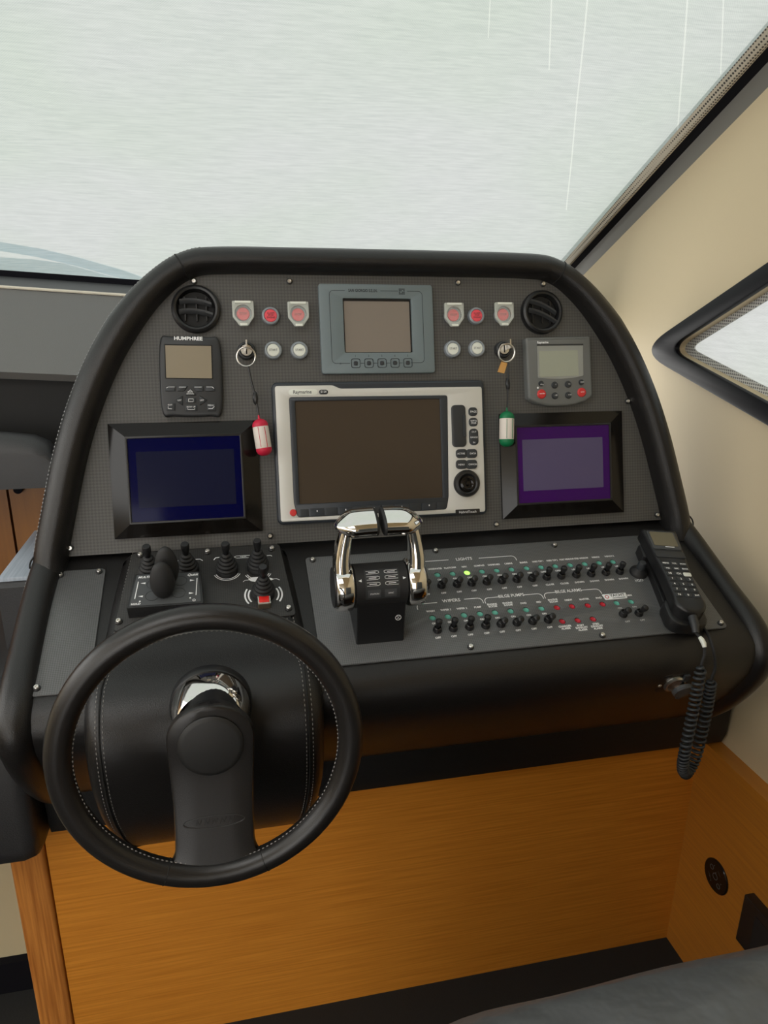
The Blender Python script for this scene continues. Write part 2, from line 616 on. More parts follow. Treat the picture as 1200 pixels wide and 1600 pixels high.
# ================================================================== THE SETTING
FLOOR = -0.86
XW, XS = 0.60, 0.57          # cream lining, wooden lining below it
WA, WB = onx(921, 420, XW), onx(1200, 136, XW)
WD = (WB - WA).normalized()                   # windscreen rake line, going up and aft
WN = V((0, -WD.z, WD.y))
if WN.y > 0: WN = -WN                         # inward
struct('floor', MB().box(-2.6, 0.9, -4.4, 0.9, FLOOR - 0.05, FLOOR), carpet, 'dark floor of the helm station')
ROOF_Y = -0.62
TOPZ = (WA + WD * ((ROOF_Y - WA.y) / WD.y)).z
struct('ceiling', MB().flat2d([[(-2.4, -4.2), (0.66, -4.2), (0.66, ROOF_Y), (-2.4, ROOF_Y)], rrect(-0.85, -1.05, 1.00, 0.70, 0.08)], TOPZ, TOPZ + 0.05), cream, 'cream deckhead above the helm with an unseen roof hatch added for light from above')  # hatch opening is out of view, added to light the upward-facing surfaces

# right hand cabin side with its triangular window (outline in y,z)
def tri_pts(px):
    return [V((q.y, q.z)) for q in (onx(x, y, XW) for x, y in px)]
ti = tri_pts([(1047, 545), (1200, 447), (1200, 627)])
tip, up_, lo_ = ti
du, dl = (up_ - tip), (lo_ - tip)
win_in = [tip, tip + du * 1.75, tip + dl * 1.75]
w0 = WA
side = [V((WA.y + 0.25, WA.z - 0.25 * WD.z / abs(WD.y))), V((ROOF_Y, TOPZ)), V((-4.2, TOPZ)), V((-4.2, -0.40)), V((0.85, -0.40))]
YZ = Matrix(((0, 0, 1, XW), (1, 0, 0, 0), (0, 1, 0, 0), (0, 0, 0, 1)))
win_hole = rpoly(win_in, 0.05, 8)
b = MB().flat2d([side, win_hole], 0.0, 0.03)
struct('wall_right', b, cream, 'cream padded cabin side right of the helm', fr=YZ)
b = MB().box(XS, XW + 0.03, -4.2, 0.02, FLOOR, -0.40)
wr = struct('wall_right_lower', b, wood_s, 'oak lining with a narrow ledge below the cream cabin side')

# window frame of the triangular window
win = thing('window_2', 'triangular side window with a black frame and pale mesh screen', 'window', YZ)
win['kind'] = 'structure'
cx_ = sum((p for p in win_in), V((0, 0))) / 3
def off_poly(pts, d):
    n = len(pts); o = []
    for i in range(n):
        a, p, c = pts[i - 1], pts[i], pts[(i + 1) % n]
        e1, e2 = (p - a).normalized(), (c - p).normalized()
        n1, n2 = V((e1.y, -e1.x)), V((e2.y, -e2.x))
        if n1.dot(p - cx_) < 0: n1, n2 = -n1, -n2
        q = (n1 + n2).normalized()
        o.append(p + q * (d / max(0.25, q.dot(n1))))
    return o
fo = rpoly(off_poly(win_in, 0.030), 0.10, 10)
fi = rpoly(off_poly(win_in, -0.002), 0.055, 10)
MB().flat2d([fo, fi], -0.012, 0.0, 0.004).build('frame', frame_black, win)
ms = rpoly(off_poly(win_in, 0.001), 0.03, 8)
MB().add([(p.x, p.y, 0.019) for p in ms], [tuple(range(len(ms)))]).build('mesh_screen', cloth_side, win)
MB().flat2d([rpoly(off_poly(win_in, 0.0), 0.03, 8), rpoly(off_poly(win_in, -0.012), 0.03, 8)], 0.0150, 0.0175).build('screen_hem', net_hem_pale, win)

# windscreen: a plane through the raked line, covered by a mesh sun screen
FWm = frame(WA - WN * 0.025, V((1, 0, 0)), WD, WN)
FWi = FWm.inverted()
def wsc(px, py):
    q = FWi @ hit(px, py, WA - WN * 0.025, WN)
    return V((q.x, q.y))
hb, ht = wsc(889, 400), wsc(1200, 40)
hb2, ht2 = wsc(899, 405), wsc(1200, 72)
sl = (ht - hb) / (ht.y - hb.y)
sl2 = (ht2 - hb2) / (ht2.y - hb2.y)
def hemx(y): return hb + sl * (y - hb.y)
def hemx2(y): return hb2 + sl2 * (y - hb2.y)
YB, YT = wsc(100, 431).y - 0.13, (ROOF_Y - WA.y) / WD.y
win1 = thing('window_1', 'raked windscreen behind a pale mesh sun screen', 'window', FWm)
win1['kind'] = 'structure'
CREASES = [(tuple(wsc(*a)), tuple(wsc(*c)), w) for a, c, w in (((863, -30), (858, 110), .0010), ((921, -30), (885, 330), .0012), ((1076, -30), (1058, 215), .0013), ((1131, -30), (1126, 115), .0011), ((768, -30), (763, 60), .0007))]
cloth = fabric('sun_screen_mesh', (0.192, 0.206, 0.199), (0.146, 0.164, 0.157), 0.07, creases=CREASES)
rows = []
for i in range(25):
    y = YB + (YT - YB) * i / 24
    xr = hemx(y).x
    row = []
    for j in range(49):
        t = j / 48
        x = -2.3 + (xr + 2.3) * t
        z = 0.0025 * math.sin(7 * x + 3 * y) + 0.002 * math.sin(23 * y + 5 * x * x)
        z *= min(1, (xr - x) / 0.1 + 0.0)
        row.append(V((x, y, z)))
    rows.append(row)
MB().grid(rows).build('sun_screen', cloth, win1, sharp=180)
n = 40
hp = [V((*hemx(YB + (YT - YB) * i / n), 0)) for i in range(n + 1)]
hq = [V((*hemx2(YB + (YT - YB) * i / n), 0)) for i in range(n + 1)]
rows = []
for a, c in zip(hp, hq):
    rows.append([a + (c - a) * t + V((0, 0, 0.010 * math.sin(PI * t))) for t in (0, .2, .4, .6, .8, 1)])
MB().grid(rows).build('screen_hem', net_hem, win1)
# pillar beside the windscreen: black rubber, then a grey strip to the cream lining
def strip(xa, xb, za, zb):
    b = MB()
    L0, L1 = YB - 0.04, YT
    vs = []
    for y in (L0, L1):
        xA = hemx2(y).x
        xB = 0.0            # the cream lining's edge in this frame
        for t, z in ((xa, za), (xb, zb)):
            vs.append(V((xA + (xB - xA) * t, y, z)))
            vs.append(V((xA + (xB - xA) * t, y, z - 0.03)))
    return b.add(vs, [(0, 2, 6, 4), (1, 5, 7, 3), (0, 4, 5, 1), (2, 3, 7, 6), (0, 1, 3, 2), (4, 6, 7, 5)])
struct('trim_1', strip(-0.03, 0.60, -0.002, 0.002), gasket, 'black rubber seal along the windscreen pillar', fr=FWm)
struct('trim_2', strip(0.60, 1.04, 0.002, 0.028), grey_trim, 'thin grey strip between the windscreen seal and cream lining', fr=FWm)

# far left dash below the windscreen; it falls slightly to starboard
SHR = Matrix.Identity(4)
SHR[2][0] = -0.06
def zl(x, z): return z - 0.06 * (x + 0.53)
def slab(pts, x0, x1):
    """profile (y,z at x=-0.53) stretched across x with the dash's slope"""
    b = MB()
    n = len(pts)
    r = [[V((x, y, zl(x, z))) for y, z in pts] for x in (x0, x1)]
    return b.rings(r)
X0, X1 = -1.7, 0.2
def lz(py, Y, px=40): return ony(px, py, Y).z
struct('trim_3', slab([(0.60, lz(428, .60)), (0.60, lz(438, .60)), (0.70, lz(438, .60) - .03), (0.70, lz(428, .60))], X0, 0.598), gasket, 'black sill along the foot of the windscreen')
struct('trim_4', slab([(0.60, lz(437.5, .60)), (0.50, lz(455, .50)), (0.50, lz(455, .5) - .03), (0.60, lz(437, .60) - .05)], X0, 0.598), dash_strip, 'dark grey strip on the dash below the windscreen sill')
b = MB().sweep([V((x, 0.498, zl(x, lz(454, .498)) + 0.001)) for x in (X0, -1.0, -.6, X1)], 0.0028, 8)
struct('trim_5', b, piping, 'cream piping along the dash')
struct('trim_6', slab([(0.497, lz(456, .497)), (0.26, lz(583, .26)), (0.27, lz(583, .26) - .012), (0.497, lz(456, .497) - .03)], X0, X1), dash_grey, 'sloping grey dash surface left of the console')
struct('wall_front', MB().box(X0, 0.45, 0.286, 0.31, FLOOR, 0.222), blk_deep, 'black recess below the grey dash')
ld = thing('wall_left_cabinet', 'brown wooden cabinet doors below the padded rail at the left', 'cabinet', T(V((-0.75, 0.27, FLOOR))))
xa = ony(19, 800, .27).x
MB().box(-1.5, xa - 0.002, 0.262, 0.285, -0.80, 0.08).build('door', wood_brown, ld, I4)
MB().box(xa + 0.002, -0.50, 0.262, 0.285, -0.80, 0.08).build('door', wood_brown, ld, I4)
MB().lathe([(0.004, 0), (0.007, 0.004), (0.007, 0.010), (0.0, 0.012)], 16, m=frame(ony(30, 763, .262), V((1, 0, 0)), V((0, 0, 1)), V((0, -1, 0)))).build('knob', gasket, ld, I4)

# padded leather rail
b = MB()
prof = []
zt, zb_ = lz(668, .20), lz(756, .20)
for k in range(13):
    a = PI * k / 12
    prof.append((0.205 + 0.032 * -math.cos(a) * 1.0, zt - 0.02 + 0.02 * math.sin(a)))
prof = [(0.170, zb_), (0.170, zt - 0.03)] + [(0.20 - 0.03 * math.cos(R(a)), zt - 0.03 + 0.03 * math.sin(R(a))) for a in (15, 35, 55, 75, 90, 110, 140, 170)] + [(0.23, zb_)]
xs = [-1.5, -1.0, -0.80, -0.62, -0.56, -0.52, -0.50, -0.49]
dz = [0.0, 0, 0, -0.002, -0.006, -0.012, -0.022, -0.04]
rows = [[V((x, y, z + d * (z - zb_) / (zt - zb_))) for y, z in prof] for x, d in zip(xs, dz)]
b.rings(rows)
tag(b.build('padded_rail', leather_grey), 'charcoal leather padded rail with a rounded top, left of the console', 'rail')

# pale partition wall and its dark skirting, low at the left
struct('wall_left', MB().box(-1.6, -0.585, 0.10, 0.13, FLOOR, -0.2), cream_dim, 'cream partition low at the left behind the oak post')
struct('baseboard_left', MB().box(-1.6, -0.585, 0.085, 0.10, FLOOR, lz(1505, .085, 15)), gasket, 'black skirting at the foot of the cream partition')
# cabin side and sill far left, open above as a long side window
struct('wall_left_side', MB().box(-2.42, -2.38, -4.2, 0.9, FLOOR, 0.30), cream, 'cabin side below the far left windows')

struct('wall_rear_added', MB().box(-0.75, 0.66, -4.25, -4.2, FLOOR, TOPZ), cream, 'unseen cream bulkhead added aft of the helm to hold back light, with an open doorway beside it')  # out of view, put in to cut the light from aft
# foredeck seen faintly through the screen
b = MB()
pts_o = [ony(x, y, 1.0) for x, y in ((-60, 366), (0, 378), (60, 388), (120, 402), (190, 422), (240, 440))]
pts_i = [ony(x, y, 1.0) for x, y in ((-60, 382), (0, 392), (60, 402), (120, 416), (185, 434), (225, 448))]
rows = [[a, c, c + V((0, .05, 0)), a + V((0, .05, 0)), a] for a, c in zip(pts_o, pts_i)]
b.grid(rows)
tag(b.build('foredeck_coaming', deck_blue), 'pale blue curved deck edge seen faintly through the sun screen', 'deck edge')
b = MB()
pts_o = [ony(x, y, .95) for x, y in ((-60, 398), (0, 402), (50, 405), (95, 411))]
pts_i = [ony(x, y, .95) for x, y in ((-60, 440), (0, 440), (50, 440), (200, 440))]
rows = [[a, c, c + V((0, .04, 0)), a + V((0, .04, 0)), a] for a, c in zip(pts_o, pts_i)]
b.grid(rows)
tag(b.build('foredeck_hatch', deck_blue), 'pale blue deck hatch seen faintly just above the windscreen sill', 'hatch')

# ================================================================== OAK CABINET under the console
cab = thing('helm_cabinet', 'oak veneered cabinet front carrying the helm console', 'cabinet', T(V((0, -0.05, FLOOR))))
YF = -0.05
MB().box(-0.519, XS, YF, YF + 0.02, FLOOR, -0.395).build('front_panel', wood_h, cab, I4)
MB().prism(rrect(-0.546, YF + 0.03, 0.050, 0.066, 0.006), FLOOR, -0.395).build('corner_post', wood_v, cab, I4)
MB().box(-0.571, -0.55, YF + 0.06, 0.10, FLOOR, -0.395).build('side_panel', wood_v, cab, I4)

# ================================================================== HELM CONSOLE
con = thing('helm_console', 'black leather helm console with a padded arch, instrument panel and switch shelf', 'console', T(V((0.01, -0.05, -0.40))))
CX = 0.010
# hood path in panel plane (inner lip), right half then mirrored
half = [V((0.459, -0.035)), V((0.456, 0.0)), V((0.442, 0.06)), V((0.424, 0.13)), V((0.402, 0.195)), V((0.372, 0.26)), V((0.335, 0.318)), V((0.302, 0.356)), V((0.268, 0.380)), V((0.225, 0.386)), V((0.10, 0.387))]
hp = [V((CX + p.x, p.y, 0)) for p in half] + [V((CX - p.x, p.y, 0)) for p in reversed(half)]
hp = catmull(hp, 6)
sec = [(-0.001, -0.006), (0.0, 0.006), (0.002, 0.018), (0.006, 0.027), (0.012, 0.0325), (0.019, 0.0340), (0.027, 0.0315), (0.035, 0.0255), (0.0405, 0.017), (0.0435, 0.006), (0.044, -0.01), (0.044, -0.12)]
def hood_at(i, o, nn):
    p = hp[i]
    a, c = hp[max(0, i - 1)], hp[min(len(hp) - 1, i + 1)]
    t = (c - a).normalized()
    w = V((t.y, -t.x, 0))
    if w.dot(p - V((CX, 0.12, 0))) < 0: w = -w
    k = 1.0 - 0.16 * max(0, min(1, (p.y - 0.30) / 0.08))       # the brow is a little deeper
    return p + w * (o * k) + V((0, 0, nn * k))
rows = [[hood_at(i, o, nn) for o, nn in sec] for i in range(len(hp))]
hood = MB().grid(rows).build('padded_arch', leather, con, FP, sharp=60)
# seams of the arch and the stitched outer edge
def seam(i, r=0.0011):
    return MB().sweep([hood_at(i, o * 1.0, nn + 0.0002) for o, nn in sec[1:-1]], r, 6)
for i in (int(len(hp) * .372), int(len(hp) * .628)):
    seam(i).build('seam', blk_deep, hood, FP)
st = [hood_at(i, 0.0408, 0.0165) for i in range(6, len(hp) - 6)]
half_n = len(st) // 2 + 12
dashes(st[half_n:], 0.0055, 0.0036, 0.0008, V((-0.8, 0, 0.5))).build('stitching', stitch_mat, hood, FP, kind='stuff')
# closed rear shell of the arch
rear = [V((hood_at(i, 0.044, 0).x, hood_at(i, 0.044, 0).y)) for i in range(0, len(hp), 2)]
MB().prism(rear, -0.125, -0.119).build('rear_shell', leather, con, FP)

# instrument panel plate
pl = [V((p.x, p.y)) for p in hp if p.y > -0.002]
pl = [V((pl[0].x, -0.001))] + pl + [V((pl[-1].x, -0.001))]
panel = MB().prism(pl, -0.008, 0.0).build('instrument_panel', panel_weave, con, FP, own=True)

# screw: socket cap on a black washer
scr_w = MB().lathe([(0.0052, 0), (0.0052, 0.0016), (0.0044, 0.0022), (0.0, 0.0022)], 14).mesh('washer', blk)
scr_h = MB().lathe([(0.0036, 0.002), (0.0036, 0.0046), (0.0030, 0.0054), (0.0017, 0.0054), (0.0015, 0.0036), (0.0, 0.0036)], 14).mesh('screw', steel)
def screw(parent, fr, x, y, h=0.0, s=1.0):
    loc = WM[parent.name].inverted() @ fr @ T(V((x, y, h))) @ Matrix.Scale(s, 4)
    o = place('screw', scr_h, parent, loc)
    return o
def screw_ring(parent, fr, pts, h=0.0, s=1.0):
    for x, y in pts:
        loc = WM[parent.name].inverted() @ fr @ T(V((x, y, h))) @ Matrix.Scale(s, 4)
        place('washer', scr_w, parent, loc)
        place('screw', scr_h, parent, loc)
screw_ring(panel, FP, [pan(*p) for p in ((303, 440), (452, 440), (715, 442), (848, 444), (153, 645), (110, 856), (422, 837), (775, 819), (1026, 804), (980, 627))], 0, 0.85)

# shelf body: profile in y,z stretched across, with rounded ends
def sp_(s, h=0.0):
    q = SP - SV * s + SN * h
    return (q.y, q.z)
prof = [(0.03, -0.004), sp_(-0.004), sp_(0.004, -0.001), sp_(0.012, -0.0005), sp_(0.05), sp_(0.10), sp_(0.16), sp_(0.205), sp_(0.222, -0.0008),
        (-0.2165, -0.1065), (-0.2245, -0.1145), (-0.229, -0.126), (-0.2295, -0.140), (-0.225, -0.158), (-0.212, -0.183), (-0.192, -0.214), (-0.166, -0.248), (-0.136, -0.282), (-0.110, -0.305), (-0.085, -0.318), (0.0, -0.32), (0.03, -0.30)]
cen = V((-0.08, -0.14))
def inset(pts, d):
    n = len(pts); o = []
    for i in range(n):
        a, p, c = V(pts[i - 1]), V(pts[i]), V(pts[(i + 1) % n])
        e1, e2 = (p - a).normalized(), (c - p).normalized()
        q = (V((e1.y, -e1.x)) + V((e2.y, -e2.x))).normalized()
        if q.dot(p - cen) < 0: q = -q
        o.append(p - q * d)
    return o
XL, XR, RE = -0.492, 0.516, 0.030
rows = []
sts = [(XL + RE * (1 - math.cos(R(a))), RE * (1 - math.sin(R(a)))) for a in (0, 20, 40, 60, 75, 90)]
sts = sts + [(-0.3, 0), (0, 0), (0.3, 0)] + [(XR - (x - XL), d) for x, d in reversed(sts)]
for x, d in sts:
    rows.append([V((x, p.x, p.y)) for p in inset(prof, d)])
MB().rings(rows).build('shelf_body', leather, con, I4, sharp=50)
# side bolsters that carry the arch down over the shelf ends
for sx, x in ((-1, XL + 0.016), (1, XR - 0.018)):
    pth = [V((CX + sx * (0.459 + 0.018), *sp_(-0.03, 0.010))), V((x + sx * -0.002, *sp_(0.03, 0.002)))] + [V((x, *p)) for p in (sp_(0.08, -0.002), sp_(0.14, -0.004), sp_(0.20, -0.004), (-0.212, -0.112), (-0.222, -0.130), (-0.217, -0.155), (-0.195, -0.195), (-0.16, -0.243), (-0.12, -0.285), (-0.10, -0.30))]
    pth = catmull(pth, 5)
    n_ = len(pth)
    MB().sweep(pth if sx < 0 else [p + V((.004, 0, -.003)) for p in pth], [(0.019 if sx < 0 else 0.0165) + 0.002 * math.sin(PI * i / n_) for i in range(n_)], 16).build('side_bolster', leather, con, I4, sharp=60)
    if sx < 0:
        dashes([p + V((-0.019, 0, 0.005)) for p in pth[4:40]], 0.0055, 0.0034, 0.0007, V((-1, 0, .4))).build('stitching', stitch_mat, con, I4, kind='stuff')
    # welt seam where arch and bolster meet
    q = pth[3]
    MB().sweep([q + V((0.021 * math.cos(a), 0.008 * math.cos(a) * -sx, 0.021 * math.sin(a))) for a in [PI * k / 12 for k in range(13)]], 0.0012, 6).build('seam', blk_deep, con, I4)
# plinth between shelf body and cabinet
b = MB()
pp = [(-0.035, -0.30), (-0.085, -0.315), (-0.083, -0.372), (-0.076, -0.392), (-0.062, -0.400), (0.06, -0.400), (0.06, -0.30)]
b.rings([[V((x, y, z)) for y, z in pp] for x in (-0.50, 0.592)])
b.build('plinth', leather_soft, con, I4)
# leather covered end block left of the console
blkth = thing('padded_end_block', 'charcoal leather covered block at the left end of the console, above the oak post', 'block', T(V((-0.57, 0.1, -0.41))))
b = MB()
pp = [(-0.105, -0.405), (-0.122, -0.395), (-0.128, -0.37), (-0.128, -0.18), (-0.122, -0.165), (-0.10, -0.158), (0.30, -0.158), (0.30, -0.405)]
ins = lambda d: [V((y + (d if y < 0 else -d), z - (d if z > -.3 else -d))) for y, z in pp]
b.rings([[V((x, p.x, p.y)) for p in ins(d)] for x, d in ((-0.85, 0), (-0.525, 0), (-0.511, 0.003), (-0.505, 0.012))])
b.build('lower_block', leather_grey, blkth, I4, sharp=50)
b = MB()
pp = [(0.045, -0.16), (0.045, -0.060), (0.055, -0.050), (0.36, -0.050), (0.36, -0.16)]
b.rings([[V((x, y, z)) for y, z in pp] for x in (-0.558, -0.49)])
b.build('upper_block', leather_grey, blkth, I4)
MB().prism(rrect(-.524, .205, .066, .31, .004), -.052, -.046, .002).build('top_sheen', mat('pale_blue_sheen', (.42, .47, .54), .6, var=((400, 12, 12), (.33, .38, .45), .35, .65)), blkth, I4)  # pale blue stands in for the windscreen's reflection on the leather top

# steering pod
pod_prof = [sp_(-0.004, 0.004), sp_(0.0, 0.011), sp_(0.04, 0.013), sp_(0.09, 0.0135), sp_(0.15, 0.0135), sp_(0.185, 0.014), (-0.214, -0.0800), (-0.236, -0.0900), (-0.252, -0.1040), (-0.263, -0.124), (-0.268, -0.150), (-0.266, -0.185), (-0.257, -0.225), (-0.240, -0.268), (-0.214, -0.312), (-0.182, -0.344), (-0.145, -0.362), (-0.10, -0.366), (-0.07, -0.36)]
def pod_half(i):
    """left and right edge of the pod at profile index i"""
    t = i / (len(pod_prof) - 1)
    l, r = -0.372 - 0.026 * min(1, t / 0.35), -0.150 + 0.024 * min(1, t / 0.35)
    k = max(0, (t - 0.62) / 0.38)
    return l + 0.05 * k * k, r - 0.05 * k * k
fine = catmull([V((p[0], p[1], 0)) for p in pod_prof], 3)
PN_ = len(fine)
rows = []
cen = V((-0.14, -0.2))
pin = {}
for d in (0, .0006, .0025, .006, .012, .020):
    pin[d] = inset([(p.x, p.y) for p in fine] + [(0.0, -0.2)], d)[:-1]
prof_x = [(0.0, .020), (0.003, .012), (0.008, .006), (0.013, .0025), (0.019, .0006), (0.026, 0)]
cols = []
for e, d in prof_x:
    cols.append(('l', e, d))
for t in (.2, .4, .5, .6, .8):
    cols.append(('m', t, 0))
for e, d in reversed(prof_x):
    cols.append(('r', e, d))
for i in range(PN_):
    l, r = pod_half(i / (PN_ - 1) * (len(pod_prof) - 1))
    row = []
    for kk, e, d in cols:
        x = l + e if kk == 'l' else (r - e if kk == 'r' else l + .026 + (r - l - .052) * e)
        q = pin[d][i]
        row.append(V((x, q.x, q.y)))
    rows.append(row)
MB().grid(rows).build('steering_pod', leather, con, I4, sharp=60)
def pod_line(off, side, i0, i1, lift=0.0004):
    o = []
    for i in range(i0, i1):
        l, r = pod_half(i / (PN_ - 1) * (len(pod_prof) - 1))
        a, c = fine[max(0, i - 1)], fine[min(PN_ - 1, i + 1)]
        t = (c - a).normalized()
        q = V((t.y, -t.x))
        if q.dot(V((fine[i].x, fine[i].y)) - cen) < 0: q = -q
        o.append(V((l + off if side < 0 else r - off, fine[i].x + q.x * lift, fine[i].y + q.y * lift)))
    return o
for side_ in (-1, 1):
    MB().sweep(pod_line(0.0195, side_, 3, PN_ - 8, 0.0), 0.0011, 6).build('seam', blk_deep, con, I4)
    for off in (0.0155, 0.0235):
        dashes(pod_line(off, side_, 3, PN_ - 8), 0.0058, 0.0040, 0.0006, V((0, -.5, .8))).build('stitching', stitch_dark, con, I4, kind='stuff')

# left plate and switch plate on the shelf
def spx(u0, u1, s0, s1, r): return rrect((u0 + u1) / 2, -(s0 + s1) / 2, u1 - u0, s1 - s0, r)
lp = MB().prism(spx(-0.461, -0.396, 0.017, 0.219, 0.006), 0.0, 0.0025, 0.0008).build('blank_plate', plate_weave, con, FS, own=True)
screw_ring(lp, FS, [(-0.453, -0.026), (-0.404, -0.024), (-0.454, -0.209)], 0.0025, .85)

TOPU = [0.040, 0.064, 0.087, 0.109, 0.132, 0.155, 0.178, 0.202, 0.225, 0.248, 0.272, 0.296, 0.320, 0.343]
TOPN = ['ANCHOR', 'UNDERWATER', 'PLATFORM', 'NAV.', 'COMPASS', 'DASHBOARD', 'CABINS', 'BLINDS', 'HARD TOP 1', 'HARD TOP 2', 'PORT WINDOW', 'STBD WINDOW', 'WINCH', 'WINCH 2']
BOTU = [0.037, 0.059, 0.082, 0.105, 0.127, 0.150, 0.173, 0.196]
BOTN = ['WASH', 'WIPER 1', 'WIPER 2', 'PUMP', 'ENGINE\nROOM', 'ENGINE\nROOM', 'FWD', 'MID']
REDA = [(0.219, 0.156), (0.242, 0.156), (0.266, 0.157), (0.289, 0.157)]
REDN = ['ENGINE\nROOM', 'CREW', 'MASTER', 'FWD']
REDB = [(0.217, 0.181), (0.240, 0.182), (0.263, 0.182)]
REDM = ['CHARGER\nALARM', 'PORT\nEXHAUST\nALARM', 'STBD\nEXHAUST\nALARM']
LASTU = [0.311, 0.334]
lamps = [(u, 0.076) for u in TOPU] + [(u, 0.155) for u in BOTU] + REDA + REDB + [(u, 0.157) for u in LASTU]
holes = [circ(u, -s, 0.0047, 18) for u, s in lamps]
swp = MB().flat2d([spx(-0.122, 0.455, 0.023, 0.2185, 0.006)] + holes, 0.0, 0.003, 0.0004).build('switch_plate', plate_weave, con, FS, own=True)
screw_ring(swp, FS, [(-0.112, -0.030), (0.073, -0.028), (0.263, -0.0335), (0.075, -0.2105), (0.263, -0.2125), (0.447, -0.211)], 0.003, .85)
# lettering and bracket lines printed on the plate
tx = MB()
Z3 = 0.0032
def tline(pts, w=0.0011): tx.ribbon(pts, w, Z3)
def bend(x0, x1, s, right=True, left=False, r=0.006, drop=0.010):
    p = []
    if left:
        p += [(x0 - 0.0, -s - drop)] + [(x0 + r - r * math.cos(R(a)), -s - r + r * math.sin(R(a))) for a in (0, 30, 60, 90)]
    else:
        p.append((x0, -s))
    if right:
        p += [(x1 - r + r * math.sin(R(a)), -s - r + r * math.cos(R(a))) for a in (0, 30, 60, 90)] + [(x1, -s - drop)]
    else:
        p.append((x1, -s))
    tline(p)
bend(0.020, 0.088, 0.048, False, True)
bend(0.135, 0.192, 0.049)
tx.text('LIGHTS', 0.0078, 0.112, -0.0485, Z3, bold=.0001)
bend(0.020, 0.050, 0.129, False, True)
bend(0.090, 0.1155, 0.127)
tx.text('WIPERS', 0.0078, 0.071, -0.1275, Z3, bold=.0001)
bend(0.1185, 0.141, 0.128, False, True)
bend(0.178, 0.2055, 0.128)
tx.text('BILGE PUMPS', 0.0078, 0.160, -0.1275, Z3, bold=.0001, sx=.86)
bend(0.2085, 0.228, 0.128, False, True)
bend(0.268, 0.296, 0.128)
tx.text('BILGE ALARMS', 0.0078, 0.248, -0.1275, Z3, bold=.0001, sx=.82)
for i, (u, t) in enumerate(zip(TOPU, TOPN)):
    tx.text(t, 0.0046, u - 0.001, -0.0645, Z3, sx=0.8 if len(t) < 9 else 0.68, bold=.00016)
    a, c = ('ON', 'OFF') if i < 8 else (('OPEN', 'CLOSE') if i < 10 else ('UP', 'DOWN'))
    tx.text(a, 0.0042, u + 0.001, -0.0865, Z3, bold=.00016)
    tx.text(c, 0.0044, u, -0.1125, Z3, bold=.00016)
for u, t in zip(BOTU, BOTN):
    tx.text(t, 0.0046, u, -0.1425 if '\n' in t else -0.1435, Z3, sx=.9, bold=.00016)
    tx.text('ON', 0.0042, u, -0.1655, Z3, bold=.00016)
    tx.text('OFF', 0.0044, u - 0.001, -0.1900, Z3, bold=.00016)
for (u, s), t in zip(REDA, REDN):
    tx.text(t, 0.0046, u - 0.001, -s + (0.0125 if '\n' in t else 0.0115), Z3, sx=.9, bold=.00016)
for (u, s), t in zip(REDB, REDM):
    tx.text(t, 0.0046, u, -s - (0.0115 if t.count('\n') == 1 else 0.0135), Z3, sx=.9, bold=.00016)
tx.text('HORN', 0.0044, 0.334, -0.1455, Z3, bold=.00016)
for u in LASTU:
    tx.text('ON', 0.0042, u, -0.1675, Z3)
    tx.text('OFF', 0.0044, u, -0.1925, Z3)
tx.text('H2O', 0.0066, 0.366, -0.1185, Z3, bold=.0001)
tx.build('printed_lettering', white_ink, swp, FS, kind='stuff')
lg = MB().prism(rpoly([V(p) for p in ((0.2965, -0.1505), (0.3310, -0.1505), (0.3325, -0.1400), (0.2950, -0.1400))], 0.0012), 0.003, 0.0040, .0003).build('maker_plate', white_ink, swp, FS)
MB().text('YACHT', 0.0070, 0.3175, -0.1440, 0.0042, sx=1.0, bold=.0001).ribbon([(0.308, -0.1486), (0.328, -0.1486)], 0.0010, 0.0042).build('printed_lettering', ink_dark, lg, FS, kind='stuff')
MB().flat2d([circ(0.3005, -0.1455, 0.0032, 16), circ(0.3005, -0.1455, 0.0021, 16)], 0.0040, 0.0042).build('printed_emblem', red_lens, lg, FS)

# ------------------------------------------------------------------ indicator lamps: a lens sunk in its hole
lens_me = {}
for key, mm in (('g', green_lens), ('r', red_lens), ('l', green_lit)):
    lens_me[key] = MB().lathe([(0.0046, -0.006), (0.0046, 0.0006), (0.0040, 0.0012), (0.0028, 0.0003), (0.0014, -0.0004), (0.0, -0.0006)], 18).mesh('lens', mm)
def word(t):
    t = t.lower().strip('.')
    for a_, b_ in (('hard top 1', 'first hard top'), ('hard top 2', 'second hard top'), ('winch 2', 'second winch'), ('wiper 1', 'first wiper'), ('wiper 2', 'second wiper')):
        if t == a_: return b_
    return 'first winch' if t == 'winch' else t
def lamp_thing(u, s, label, key, group):
    o = bpy.data.objects.new('indicator_lamp', lens_me[key])
    COL.objects.link(o)
    o.matrix_world = FS @ T(V((u, -s, 0.0008)))
    tag(o, label, 'lamp', group)
for i, (u, t) in enumerate(zip(TOPU, TOPN)):
    if t == 'NAV.':
        lamp_thing(u, .076, 'lit bright green indicator lamp in the lights section of the switch plate', 'l', 'indicator lamps on the switch plate')
    else:
        lamp_thing(u, .076, 'unlit green indicator lamp below the %s lettering in the upper row' % word(t), 'g', 'indicator lamps on the switch plate')
cnt = {}
for i, (u, t) in enumerate(zip(BOTU, BOTN)):
    w = t.replace('\n', ' ').lower()
    if 'engine' in w: w = ('left' if i == 4 else 'right') + ' engine room bilge pump lettering'
    else: w = word(w) + ' lettering'
    lamp_thing(u, .155, 'unlit green indicator lamp below the %s in the lower row' % w, 'g', 'indicator lamps on the switch plate')
for i, (u, s) in enumerate(REDA):
    lamp_thing(u, s, '%s of four red alarm lamps in the upper red row' % ('leftmost', 'second from left', 'third from left', 'rightmost')[i], 'r', 'red bilge alarm lamps')
